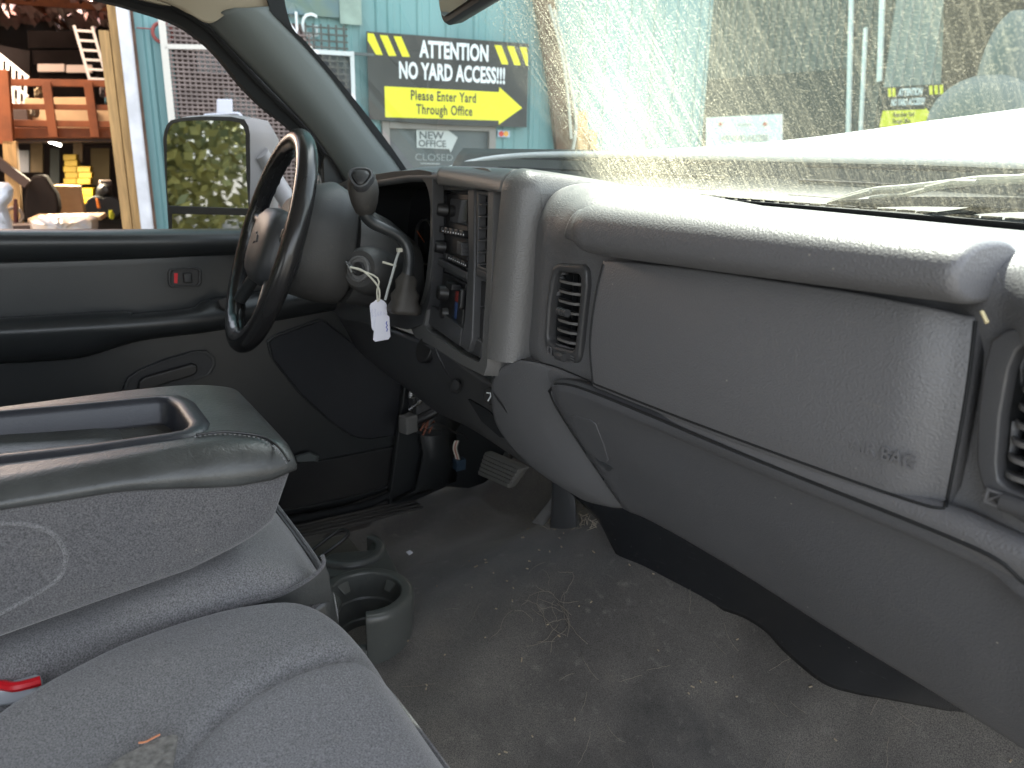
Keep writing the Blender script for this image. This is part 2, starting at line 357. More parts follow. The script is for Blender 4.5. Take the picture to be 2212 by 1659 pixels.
# ---------------- dashboard upper pad
ST = [  # x -> profile from the glass down to the face
 (.086, [(.86, .772), (.80, .784), (.72, .797), (.65, .806), (.60, .806), (.568, .797), (.552, .78), (.543, .755), (.540, .72), (.539, .68), (.537, .64), (.535, .60), (.55, .57)]),
 (.15, [(.86, .775), (.80, .79), (.72, .799), (.65, .806), (.59, .806), (.55, .795), (.53, .775), (.524, .75), (.524, .72), (.523, .68), (.521, .64), (.52, .60), (.54, .57)]),
 (.215, [(.86, .775), (.80, .785), (.72, .795), (.62, .800), (.55, .797), (.52, .785), (.512, .765), (.513, .745), (.519, .725), (.521, .68), (.521, .64), (.52, .60), (.54, .57)]),
 (.26, [(.86, .775), (.80, .782), (.72, .790), (.62, .7905), (.545, .7895), (.53, .781), (.525, .765), (.522, .745), (.522, .72), (.521, .68), (.521, .64), (.52, .60), (.54, .57)]),
 (.62, [(.86, .77), (.80, .779), (.72, .787), (.62, .7905), (.545, .7895), (.53, .781), (.525, .765), (.522, .745), (.522, .72), (.521, .68), (.521, .64), (.52, .60), (.54, .57)]),
 (.66, [(.86, .77), (.80, .779), (.72, .787), (.62, .7905), (.545, .791), (.512, .782), (.502, .765), (.508, .745), (.515, .72), (.516, .68), (.516, .64), (.516, .60), (.54, .57)]),
 (.70, [(.86, .77), (.80, .779), (.72, .787), (.60, .7905), (.53, .791), (.492, .781), (.48, .762), (.492, .735), (.507, .70), (.510, .68), (.510, .64), (.51, .60), (.54, .57)]),
 (.86, [(.86, .77), (.80, .779), (.72, .787), (.60, .7905), (.53, .791), (.492, .781), (.48, .762), (.492, .735), (.507, .70), (.510, .68), (.510, .64), (.51, .60), (.54, .57)])]
def padsec(x):
    for (a, p), (b, q) in zip(ST, ST[1:]):
        if x <= b: break
    t = sm(a, b, x); return catmull([(x, i[0]+(j[0]-i[0])*t, i[1]+(j[1]-i[1])*t) for i, j in zip(p, q)], 90)
m = MB(); xs = [.086+(.86-.086)*i/150 for i in range(151)]; m.loft([padsec(x) for x in xs], closed=False)
def inpoly(x, y, pl):
    r = False; j = len(pl)-1
    for i in range(len(pl)):
        if (pl[i][1] > y) != (pl[j][1] > y) and x < (pl[j][0]-pl[i][0])*(y-pl[i][1])/(pl[j][1]-pl[i][1])+pl[i][0]: r = not r
        j = i
    return r
VI1 = [(1199, 592), (1207, 585), (1248, 590), (1256, 600), (1254, 630), (1248, 700), (1242, 752), (1235, 759), (1195, 750), (1182, 735), (1180, 722), (1184, 660), (1192, 610)]
VI2 = [(2192, 756), (2212, 741), (2260, 736), (2304, 770), (2304, 1124), (2250, 1089), (2173, 1059), (2153, 1037), (2150, 1000), (2158, 900), (2176, 800)]
holes = [[(P(u, v, y=yy).x, P(u, v, y=yy).z) for u, v in q] for q, yy in ((VI1, .514), (VI2, .497))]
m.f = [f for f in m.f if not (sum(m.v[i].y for i in f)/4 < .57 and any(inpoly(sum(m.v[i].x for i in f)/4, sum(m.v[i].z for i in f)/4, h) for h in holes))]
dash = m.build('dashboard', M['dash'], truck, solid=.008)
# grab handle roll
HS = []
for i in range(60):
    t = i/59; x = .222+(.659-.222)*t; e0 = sm(0, .17, t)
    zb_ = .743+.014*t; cy_, cz_ = .506-.008*e0, (.797+zb_)/2; ry, rz = .010+.028*e0, (.797-zb_)/2*(.62+.38*e0)
    if t > .985: ry *= .93; rz *= .95
    bow = -.004*sin(pi*t)
    HS.append([V((x+(.012*sin(2*pi*k/36)*(1-e0)), cy_+bow+ry*abs(cos(2*pi*k/36))**.85*(1 if cos(2*pi*k/36) > 0 else -1), cz_+rz*abs(sin(2*pi*k/36))**.85*(1 if sin(2*pi*k/36) > 0 else -1))) for k in range(36)])
m = MB(); m.loft(HS); setp(m.build('grab_handle', M['dash'], dash, bevel=.004), 'moulded grey grab handle across the top of the dash')
# airbag cover
agr = [[(1306, 566), (1500, 585), (1700, 614), (1900, 646), (2106, 692)], [(1287, 640), (1500, 700), (1800, 780), (2087, 840)], [(1275, 740), (1500, 820), (1800, 935), (2062, 985)], [(1283, 826), (1500, 910), (1800, 1020), (1990, 1085), (2040, 1094)]]
airbag = patch('airbag_cover', agr, 'y', lambda s, t: .509-.013*sin(pi*min(1, .12+t*.8))-.004*sin(pi*s)+.010*sm(.80, 1, s)**1.5, M['dash'], dash, nu=90, nv=50, roll=.007, rollw=.010, sides='lrb')
bpy.context.view_layer.update(); _dg = bpy.context.evaluated_depsgraph_get()
def surf_y(u, v):
    h, l, n, i, ob, mw = sc.ray_cast(_dg, CAM, ray(u, v)); return l.y
ABY = min(surf_y(1870, 975), surf_y(1905, 985), surf_y(1940, 997))+.0002
axd = (P(1943, 995, y=.494)-P(1866, 969, y=.494)).normalized()
text('airbag_lettering', 'AIR BAG', P(1905, 991, y=ABY), axd, (Z3-axd*Z3.dot(axd)).normalized(), .0100, .0016, M['emboss'], dash, sx=.95, bold=.01)
# lower dash trim: strip and hump
lr = [[(1068, 822), (1092, 789), (1122, 777), (1200, 793), (1285, 830), (1650, 962), (2040, 1102), (2110, 1128), (2260, 1200), (2420, 1290)],
      [(1075, 850), (1100, 815), (1150, 800), (1215, 812), (1285, 845), (1650, 985), (2040, 1128), (2150, 1180), (2270, 1235), (2420, 1320)],
      [(1110, 900), (1150, 872), (1200, 850), (1260, 858), (1330, 885), (1650, 1003), (2040, 1155), (2150, 1212), (2270, 1275), (2420, 1380)]]
patch('dash_trim_strip', lr, 'y', lambda s, t: lin([(0, .535), (.12, .528), (.3, .513), (1, .50)], s)+.003-.009*sin(pi*t)**.7, M['dash'], dash, nu=90, nv=18)
hr = [[(1070, 825), (1094, 791), (1126, 778), (1165, 783), (1210, 800)], [(1064, 850), (1100, 860), (1150, 850), (1195, 845), (1230, 850)], [(1078, 920), (1130, 940), (1180, 945), (1215, 940), (1262, 930)],
      [(1150, 1000), (1190, 1020), (1230, 1030), (1270, 1025), (1310, 1010)], [(1255, 1068), (1275, 1076), (1300, 1082), (1330, 1088), (1368, 1088)]]
patch('dash_hump_panel', hr, 'y', lambda s, t: .531-.014*sin(pi*min(1, s*.8+.1))*(1-t)+.075*t*t*1.0, M['dash'], dash, nu=40, nv=40, roll=.008, rollw=.05, sides='l')
# glovebox
gr_ = [[(1190, 842), (1215, 833), (1300, 858), (1650, 1003), (2000, 1142), (2150, 1210), (2215, 1262), (2330, 1330), (2450, 1420)],
       [(1205, 880), (1240, 885), (1500, 960), (1800, 1090), (2100, 1225), (2210, 1300), (2330, 1400), (2450, 1500)],
       [(1270, 980), (1340, 1000), (1600, 1120), (1800, 1240), (2100, 1410), (2210, 1470), (2330, 1560), (2450, 1640)],
       [(1342, 1088), (1420, 1118), (1600, 1220), (1800, 1345), (2000, 1464), (2212, 1594), (2330, 1670), (2450, 1745)]]
glove = patch('glovebox_door', gr_, 'y', lambda s, t: .503+.014*t+.085*t*t, M['dashlow'], dash, nu=100, nv=60, roll=.010, rollw=.018, sides='lt', solid=.015)
bpy.context.view_layer.update(); _dg = bpy.context.evaluated_depsgraph_get()
def surf(u, v, o=.0006):
    h, l, n, i, ob, mw = sc.ray_cast(_dg, CAM, ray(u, v)); return l-ray(u, v).normalized()*o
def seamline(pts, r=.0016, nm='panel_gap', o=.0003):
    m = MB(); q = catmull(pts, 60); m.tube([surf(a.x, a.y, o) for a in q], r, 6); return q, m, nm
_sl = [seamline([(1303, 571), (1287, 640), (1275, 740), (1281, 828)], .0013), seamline([(2107, 694), (2089, 840), (2064, 985), (2042, 1096)], .0015),
 seamline([(1283, 829), (1500, 914), (1800, 1024), (1990, 1089), (2042, 1098)], .0012),
 seamline([(1186, 845), (1196, 833), (1215, 829), (1300, 855), (1650, 1000), (2000, 1139), (2150, 1206), (2215, 1258), (2330, 1326)], .0017),
 seamline([(1187, 846), (1205, 885), (1268, 982), (1340, 1086)], .0016), seamline([(1120, 776), (1200, 792), (1285, 829)], .0011)]
for q, m, nm in _sl: m.build(nm, M['matblack'], dash)
po = [(1231, 899), (1240, 897), (1276, 908), (1286, 916), (1304, 962), (1314, 994), (1308, 1000), (1296, 994), (1262, 966), (1252, 950)]
m = MB(); m.prism([surf(u, v, .0026) for u, v in po], (0, .010, 0)); m.build('glovebox_latch', M['dashlow'], dash, bevel=.0012)
m = MB(); m.prism([surf(u, v, .0012) for u, v in [(1262, 969), (1296, 996), (1312, 1002), (1326, 1012), (1316, 1018), (1292, 1010), (1268, 988)]], (0, .008, 0)); m.build('latch_recess', mat('latch_scoop', (.05, .055, .06), .3), dash, bevel=.001)
# black duct panel under the glovebox
top = [(1230, 1040), (1400, 1080), (1600, 1180), (1800, 1300), (2000, 1420), (2212, 1560), (2300, 1620)]
bot = [(1300, 1120), (1345, 1208), (1400, 1240), (1470, 1272), (1500, 1288), (1560, 1312), (1610, 1330), (1660, 1362), (1700, 1405), (1780, 1470), (1850, 1492), (1900, 1500), (2000, 1518), (2100, 1537), (2250, 1560)]
tp = [(1235, 1060), (1330, 1080), (1400, 1110), (1600, 1210), (1800, 1340), (2000, 1450), (2200, 1540), (2300, 1640)]
patch('under_dash_duct', [tp, bot], 'y', lambda s, t: .80+.06*t+.01*sin(s*9)+.13*sm(.68, 1, s)-.085*sm(.38, 0, s), M['ductblack'], truck, nu=90, nv=12, solid=.01)
# ---------------- centre bezel: side wall + radio face
FO = V((.07, .497, .60)); F1 = V((-.18, .548, .60)); fX = (FO-F1).normalized(); FU = V((.0, .022, .20)).normalized(); fN = fX.cross(FU).normalized(); FU = fN.cross(fX).normalized()
if fN.y > 0: fN = -fN
def FP(u, v, d=0): return PP(u, v, FO+fN*d, fN)
def fp(pts, d=0): return [FP(u, v, d) for u, v in pts]
outer = [(1062, 372), (1066, 400), (1062, 600), (1052, 790), (1046, 812), (1000, 790), (940, 752), (896, 728), (884, 702), (900, 680), (918, 620), (929, 520), (931, 400), (930, 372), (940, 366), (1000, 362), (1050, 362)]
inner = [(1050, 398), (1054, 420), (1051, 598), (1040, 775), (1033, 784), (990, 762), (950, 733), (921, 712), (916, 700), (920, 690), (926, 629), (937, 520), (938, 400), (941, 386), (950, 380), (1000, 383), (1044, 388)]
def ringpair(o_, i_, n=72):
    return resamp(o_, n), resamp(i_, n)
def align(o_, i_):
    n = len(o_); best = min(range(n), key=lambda k: sum((o_[j]-i_[(j+k) % n]).length for j in range(0, n, 6))); return o_, [i_[(j+best) % n] for j in range(n)]
def facering(name, outer, inner, d, th, mt, par, bev=.003):
    o_, i_ = ringpair(fp(outer, d), fp(inner, d)); o_, i_ = align(o_, i_); m = MB(); m.ring(o_, i_, -fN*th); return m.build(name, mt, par, bevel=bev)
bez = facering('center_bezel', outer, inner, 0, .03, M['bezel'], dash, .006)
# light grey side wall that turns over the top and runs back to the glass
def bzpath(t):
    """point (y, z) and outward (ny, nz) along: up the front, round the corner, back along the top"""
    if t < .5: z = .585+.210*(t/.5); return .4965+.1*(z-.60), z, -1., .0
    if t < .7:
        a = (t-.5)/.2*pi/2; return .516+.028*(1-cos(a)), .795+.028*sin(a), -cos(a), sin(a)
    q = (t-.7)/.3; return .544+.25*q, .823-.024*q-.01*q*q, 0., 1.
BX = [(0, (.050, -.004)), (.10, (.056, 0)), (.3, (.066, .001)), (.5, (.080, -.001)), (.68, (.092, -.007)), (.82, (.100, -.017)), (.92, (.104, -.030)), (1, (.105, -.060))]
_bx = catmull([(a[0], a[1]*1.0, 0) for _, a in BX], 40)
def BXC(s):
    q = s*39; i = min(int(q), 38); p = _bx[i].lerp(_bx[i+1], q-i); return p.x, p.y
def bside(s, t):
    x, o = BXC(s); y, z, ny, nz = bzpath(t); return V((x, y+ny*o, z+nz*o))
grid('bezel_side', bside, 30, 80, M['bezel'], dash)
def captop(s, t):
    y, z, ny, nz = bzpath(.5+.5*t); x = .055-.262*s; return V((x, y+.045*s*(1-t), z-.002*s))
grid('bezel_top', captop, 30, 40, M['bezel'], dash, solid=.008)
# back plates
m = MB(); m.prism(fp([(1050, 390), (1046, 780), (922, 706), (938, 385)], -.02), -fN*.01); m.build('bezel_back_plate', M['bezeldk'], dash, smooth=False)
# dividers (vertical bar between radio column and vent column, crossbars)
m = MB()
m.prism(fp([(1009, 392), (1024, 396), (1023, 580), (1018, 730), (1010, 762), (994, 748), (1003, 690), (1011, 560)], .000), -fN*.024)
m.build('bezel_divider', M['bezeldk'], dash, bevel=.003)
m = MB(); m.prism(fp([(946, 556), (1008, 588), (1006, 604), (944, 572)], -.004), -fN*.018); m.prism(fp([(1020, 574), (1050, 588), (1049, 602), (1018, 592)], -.003), -fN*.018); m.build('bezel_crossbar', M['bezeldk'], dash, bevel=.002)
m = MB(); m.prism(fp([(945, 386), (1010, 394), (1010, 412), (944, 410)], -.004), -fN*.018); m.build('bezel_lintel', M['bezeldk'], dash, bevel=.002)
m = MB(); m.prism(fp([(930, 660), (952, 672), (996, 708), (992, 748), (925, 700)], -.006), -fN*.016); m.build('bezel_sill', M['bezeldk'], dash, bevel=.002)
# radio
radio = None
m = MB(); m.prism(fp([(954, 416), (1011, 420), (1009, 585), (950, 556)], -.014), -fN*.02); radio = m.build('radio', M['black'], dash, bevel=.002)
m = MB(); m.prism(fp([(973, 428), (1009, 431), (1008, 488), (972, 480)], -.010), -fN*.005); m.build('radio_display', mat('display_glass', (.02, .02, .022), .08, spec=1), dash, bevel=.0015)
def knob(u, v, r, h, par, d=-.012, name='radio_knob'):
    c = FP(u, v, d); m = MB(); n = 40; a = fX; b = FU; N = fN
    secs = []
    for z, q in ((0, 1.08), (h*.15, 1.0), (h*.9, .92), (h, .80)):
        secs.append([c+(a*cos(2*pi*k/n)+b*sin(2*pi*k/n))*r*q*(1 if k % 2 else .95)+N*z for k in range(n)])
    m.loft(secs); return m.build(name, M['black'], par, auto=60)
knob(964, 454, .0115, .017, dash); knob(960, 534, .0105, .016, dash)
for k in range(5):
    m = MB(); u = 958+k*11.2; v = 492+k*2.2; m.box(FP(u, v+4, -.008), (.016, .010, .012), (fX, FU, fN)); m.build('radio_button', M['black'], dash, bevel=.0015)
for k in range(5):
    m = MB(); u = 968+k*9.6; v = 553+k*4.4; m.box(FP(u, v, -.008), (.016, .009, .012), (fX, FU, fN)); m.build('radio_button', M['black'], dash, bevel=.0015)
for k in range(4):
    m = MB(); m.box(FP(1000, 527+k*6.5, -.006), (.024, .0055, .012), (fX, FU, fN)); m.build('radio_key', M['bezeldk'], dash, bevel=.001)
m = MB()
for k in range(9): m.box(FP(957+k*5.5, 499+k*1.0, -.0012), (.003, .0022, .0006), (fX, FU, fN)); m.box(FP(970+k*4.4, 557+k*2, -.0012), (.003, .0018, .0006), (fX, FU, fN))
m.build('radio_markings', M['white'], dash, smooth=False)
# climate control
m = MB(); m.prism(fp([(956, 586), (1006, 612), (996, 712), (950, 680)], -.014), -fN*.02); cl = m.build('climate_control', M['black'], dash, bevel=.002)
knob(965, 633, .0125, .015, dash, name='fan_knob'); knob(965, 676, .010, .010, dash, name='mode_knob')
m = MB(); m.box(FP(980, 618, -.004), (.03, .010, .016), (fX, FU, fN)); m.build('slider', M['black'], dash, bevel=.002)
m = MB(); m.box(FP(999, 646, -.004), (.009, .030, .010), (fX, FU, fN)); m.build('temperature_slider', M['black'], dash, bevel=.003)
m = MB()
m.prism(fp([(986, 628), (991, 630), (989, 652), (984, 650)], -.0135), fN*.001); m.add([], [])
m.build('heat_mark', mat('red_print', (.2, .02, .015), .6), dash, smooth=False)
m = MB(); m.prism(fp([(984, 652), (989, 654), (986, 690), (982, 687)], -.0135), fN*.001); m.build('cold_mark', mat('blue_print', (.03, .06, .16), .6), dash, smooth=False)
# centre air vent and cubby
m = MB(); m.prism(fp([(1035, 420), (1055, 424), (1050, 584), (1030, 572)], -.018), -fN*.015); m.build('vent_cavity', M['matblack'], dash, smooth=False)
for k in range(6):
    m = MB(); c = FP(1042-k*.9, 440+k*25.5, -.011); m.box(c, (.036, .003, .014), (fX, (FU+fN*.25).normalized(), (fN-FU*.25).normalized())); m.build('vent_slat', M['bezeldk'], dash, bevel=.001)
facering('vent_frame', [(1029, 408), (1060, 414), (1054, 590), (1024, 580)], [(1034, 420), (1054, 424), (1049, 580), (1030, 572)], -.003, .012, M['bezeldk'], dash, .0015)
m = MB(); m.prism(fp([(1024, 600), (1050, 612), (1046, 664), (1021, 652)], -.012), -fN*.01); m.prism(fp([(1021, 655), (1046, 667), (1042, 735), (1016, 712)], -.012), -fN*.01); m.build('blank_switch_cover', M['black'], dash, bevel=.001)
m = MB(); m.prism(fp([(1014, 716), (1042, 738), (1036, 776), (1008, 756)], -.008), -fN*.01); m.build('cubby_lip', M['bezeldk'], dash, bevel=.004)
# ---------------- passenger-side dash vents
def dashvent(uvs_out, uvs_in, y, n, sl, cx_, wid, z0, z1, tilt=.35, par=dash):
    o_, i_ = align(resamp([P(u, v, y=y) for u, v in uvs_out], 64), resamp([P(u, v, y=y) for u, v in uvs_in], 64))
    m = MB(); m.ring(o_, i_, (0, .016, 0)); m.build('vent_frame', M['bezeldk'], par, bevel=.0035)
    bk_ = [p+V((0, .055, 0)) for p in i_]; m = MB(); m.loft([[p+V((0, .012, 0)) for p in i_], bk_], cap=False); m.prism(bk_, (0, .004, 0)); m.build('vent_cavity', M['matblack'], par, smooth=False)
    for k in range(n):
        t = (k+.5)/n; z = z0+(z1-z0)*t; x = cx_+(.004)*(0)
        m = MB(); pts = []
        for a in range(9):
            s = a/8-.5; pts.append((x+wid*s, -.010*(1-(2*s)**4)))
        up = [V((px, y+.012+py, z)) for px, py in pts]; dn = [V((px, y+.030, z-.006)) for px, _ in pts]
        m.loft([up, [p+V((0, 0, -.003)) for p in up], [p+V((0, 0, -.003)) for p in dn], dn, ], closed=False); m.loft([dn, up], closed=False)
        m.build('vent_slat', M['vslat'], par, auto=60)
    for k in range(3):
        m = MB(); m.box((cx_-wid*.3+wid*.3*k, y+.026, (z0+z1)/2), (.002, .006, z1-z0)); m.build('vent_fin', M['matblack'], par)
M['vslat'] = mat('vent_slat_dusty', (.11, .11, .11), .6, ('n', 500, .4), dust=.6, dustcol=(.19, .175, .15), vscale=10)
vo = [(1192, 577), (1205, 569), (1258, 572), (1266, 582), (1267, 620), (1258, 700), (1250, 778), (1243, 785), (1230, 784), (1190, 770), (1178, 757), (1174, 735), (1178, 660), (1186, 600)]
vi = [(1199, 594), (1207, 587), (1246, 592), (1253, 600), (1252, 630), (1246, 700), (1240, 752), (1234, 757), (1196, 748), (1183, 735), (1182, 722), (1186, 660), (1194, 610)]
va, vb = P(1220, 592, y=.516), P(1212, 750, y=.516)
dashvent(vo, vi, .514, 7, 0, (P(1190, 660, y=.516).x+P(1249, 660, y=.516).x)/2, .043, va.z-.002, vb.z+.004)
m = MB(); c = P(1216, 674, y=.501)
for k in range(4): m.cyl(c+V((-.008+k*.0045, 0, 0)), X3, .0045, .0035, 16)
m.build('vent_tab', M['bezeldk'], dash)
m = MB(); m.cyl(P(1212, 770, y=.512)-X3*.007, X3, .005, .014, 18, m=0); m.build('vent_wheel', M['bezeldk'], dash)
m = MB(); c = P(1186, 758, y=.511); m.ring(fr(c, X3, Z3, [(-.004, -.005), (.004, -.005), (.004, .005), (-.004, .005)]), fr(c, X3, Z3, [(-.0028, -.0038), (.0028, -.0038), (.0028, .0038), (-.0028, .0038)]), (0, .001, 0))
c = P(1236, 776, y=.511)
for k in range(3): m.box(c+Z3*(-.003+k*.003), (.007, .001, .001))
m.build('vent_symbol', M['dash'], dash, smooth=False)
vo2 = [(2140, 735), (2170, 713), (2250, 700), (2330, 730), (2330, 1230), (2250, 1160), (2150, 1092), (2120, 1050), (2108, 1000), (2110, 900), (2122, 800)]
vi2 = [(2194, 760), (2212, 745), (2260, 740), (2300, 770), (2300, 1120), (2250, 1085), (2175, 1055), (2155, 1035), (2152, 1000), (2160, 900), (2178, 800)]
a_, b_ = P(2160, 950, y=.497), P(2300, 950, y=.497)
dashvent(vo2, vi2, .497, 8, 0, (a_.x+b_.x)/2+.002, (b_.x-a_.x)*1.05, P(2230, 745, y=.5).z, P(2230, 1060, y=.5).z)
m = MB(); c = P(2146, 1076, y=.494); m.ring(fr(c, X3, Z3, [(-.005, -.005), (.005, -.005), (.005, .005), (-.005, .005)]), fr(c, X3, Z3, [(-.0035, -.0035), (.0035, -.0035), (.0035, .0035), (-.0035, .0035)]), (0, .001, 0)); m.bar(c+V((-.0035, .0005, -.0035)), c+V((.0035, .0005, .0035)), .001, .001, up=(0, 1, 0)); m.build('vent_symbol', M['dash'], dash, smooth=False)
m = MB(); m.cyl(P(2196, 1094, y=.494)-X3*.008, X3, .006, .02, 18); m.build('vent_wheel', M['bezeldk'], dash)
# ---------------- driver side instrument panel
op = [(772, 400), (790, 393), (850, 384), (900, 382), (917, 389), (928, 422), (934, 516), (935, 560), (928, 620), (915, 655), (880, 672), (820, 668), (770, 650), (757, 600), (755, 500), (760, 430)]
oo = [(700, 410), (760, 385), (850, 370), (910, 366), (935, 372), (934, 420), (936, 560), (930, 640), (916, 700), (880, 712), (820, 700), (740, 690), (690, 650), (680, 560), (685, 460), (690, 430)]
ipy = .562
o_, i_ = align(resamp([P(u, v, y=ipy) for u, v in oo], 72), resamp([P(u, v, y=ipy) for u, v in op], 72))
m = MB(); m.ring(o_, i_, (0, .02, 0)); ip = m.build('instrument_panel', M['bezeldk'], dash, bevel=.004)
m = MB(); bk = [V((p.x+.0, .69, .715+(p.z-.715)*.88)) for p in i_]; m.loft([[p+V((0, .018, 0)) for p in i_], bk], cap=False); m.build('instrument_hood', M['matblack'], dash)
m = MB(); m.prism(bk, (0, .004, 0)); m.build('gauge_cluster', mat('gauge_face', (.02, .021, .023), .25), dash, smooth=False)
for (x, z, r, a) in ((-.30, .665, .05, 200), (-.41, .67, .055, 240), (-.50, .67, .045, 150)):
    m = MB(); c = V((x, .684, z)); n = 40; o1 = [c+V((cos(2*pi*k/n)*r, 0, sin(2*pi*k/n)*r)) for k in range(n)]; o2 = [c+V((cos(2*pi*k/n)*r*.94, 0, sin(2*pi*k/n)*r*.94)) for k in range(n)]
    m.ring(o1, o2, (0, -.006, 0)); m.build('gauge_ring', M['bezeldk'], dash)
    m = MB(); m.bar(c+V((0, -.006, 0)), c+V((cos(radians(a)), 0, sin(radians(a))))*r*.85+V((0, -.006, 0)), .002, .001, up=(0, 1, 0)); m.build('gauge_needle', mat('needle', (.5, .12, .04), .5), dash)
# dash top over the instruments
def drtop(s, t):
    # s: from bezel leftwards, t: front edge to glass
    u = 935-250*s; x = -.195-.50*s; zt = lin([(0, .822), (.25, .818), (.55, .803), (.8, .785), (1, .765)], s)
    y = ipy-.004+.26*t; z = zt+.004*sin(pi*t)-.015*t
    if t < .14: q = 1-t/.14; z -= .016*q*q; y += .002*q
    return V((x, y, z))
grid('dash_top_driver', drtop, 40, 30, M['dash'], dash, solid=.012)
# left switch panel
m = MB(); sp = [(722, 412), (728, 404), (742, 408), (747, 420), (750, 470), (748, 480), (740, 484), (730, 478), (724, 460)]
m.prism([P(u, v, y=ipy-.003) for u, v in sp], (0, .01, 0)); m.build('light_switch_panel', M['black'], dash, bevel=.003)
m = MB(); m.box(P(737, 430, y=ipy-.004), (.02, .008, .05)); m.build('light_switch', M['door'], dash, bevel=.002)
m = MB(); m.box(P(739, 465, y=ipy-.004), (.022, .01, .014)); m.build('dimmer_switch', M['black'], dash, bevel=.002)
# knee bolster
kr = [[(655, 560), (700, 640), (760, 680), (830, 705), (890, 728), (960, 755), (1010, 792), (1046, 816), (1072, 826)],
      [(665, 600), (730, 680), (800, 730), (870, 775), (930, 800), (990, 840), (1040, 860), (1085, 890), (1110, 905)],
      [(680, 640), (760, 720), (830, 785), (880, 820), (940, 855), (1000, 890), (1050, 925), (1100, 955), (1150, 985)],
      [(690, 655), (765, 740), (835, 800), (880, 832), (950, 885), (1010, 912), (1060, 942), (1110, 975), (1160, 1005)]]
patch('knee_bolster', kr, 'y', lambda s, t: .556+.02*(1-s)+.05*t, M['bezeldk'], dash, nu=60, nv=30, solid=.014)
kd = lambda u, v, o=0: P(u, v, y=.548+.00018*(v-700)-o)
m = MB(); c = kd(912, 760, .006); m.cyl(c+V((0, .012, 0)), V((.1, -1, .35)), .0225, .012, 36); m.build('ashtray_disc', M['black'], dash, bevel=.002)
m = MB(); m.tube([kd(u, v, .002) for u, v in ((938, 745), (950, 775), (968, 808), (990, 835), (1020, 862), (1060, 900), (1120, 955), (1165, 990))], .0022, 8); m.build('bolster_seam', M['black'], dash)
m = MB(); m.loft([[kd(u+math.cos(a*pi/6)*w_, v+math.sin(a*pi/6)*h_, d) for a in range(12)] for u, v, w_, h_, d in ((985, 836, 11, 14, .004), (984, 834, 12, 16, .014), (983, 832, 9, 12, .022))]); m.build('release_handle', M['bezeldk'], dash)
m = MB(); c = P(1059, 857, y=.548); ax = V((.35, -1, .25)).normalized(); m.cyl(c+V((0, .006, 0)), ax, .0125, .010, 30); m.build('power_outlet', M['black'], dash, bevel=.0015)
ux = ax.cross(Z3).normalized()*-1; m = MB(); cc = c+ax*.0048+V((0, .0, 0)); uy = ux.cross(ax)*-1
uy = uy if uy.z > 0 else -uy
m.tube([cc+ux*-.004+uy*.005, cc+ux*.003+uy*.006, cc+ux*.0045+uy*.002, cc+ux*.001-uy*.006], .0011, 6); m.build('outlet_symbol', M['signwh'], dash)
m = MB(); m.prism([P(u, v, y=.566) for u, v in [(1010, 862), (1050, 885), (1110, 940), (1118, 950), (1080, 945), (1040, 910)]], (0, .01, 0)); m.build('lower_dash_slot', M['matblack'], dash, smooth=False)
m = MB(); m.prism([P(u, v, y=.572) for u, v in [(1085, 892), (1110, 905), (1160, 950), (1168, 962), (1150, 966), (1128, 950)]], (0, .012, 0)); m.build('fuse_cover', M['bezeldk'], dash, bevel=.002)
# defroster grille slots on the dash top
m = MB()
for i in range(26): m.box((.02+i*.022, .80, .7905), (.014, .012, .003))
m.build('defroster_grille', M['matblack'], dash, smooth=False)
# ---------------- steering wheel and column
WC = V((-.40, .345, .695)); wn = V((-.085, -.93, .345)).normalized(); wx = wn.cross(V((0, 0, 1))).normalized()*-1; wy = wn.cross(wx)
def W3(a, b, d=0): return WC+wx*a+wy*b+wn*d
NR = 96; secs = []
for k in range(NR+1):
    a = 2*pi*k/NR; c0 = W3(cos(a)*.172, sin(a)*.172); rad = (wx*cos(a)+wy*sin(a)); sec = []
    side = abs(cos(a)) ** 2
    for j in range(18):
        b = 2*pi*j/18; bump = 0
        if cos(b) < -.25: bump = .0020*max(0, sin(a*56))*sm(-.3, .4, abs(sin(a))*.5+.5)
        r1, r2 = .0180+bump*.6, .0165+bump
        sec.append(c0+rad*(r1*cos(b))+wn*(r2*sin(b)))
    secs.append(sec)
m = MB(); m.loft(secs, cap=False); wheel = m.build('steering_wheel', M['wheel'], truck, auto=180)
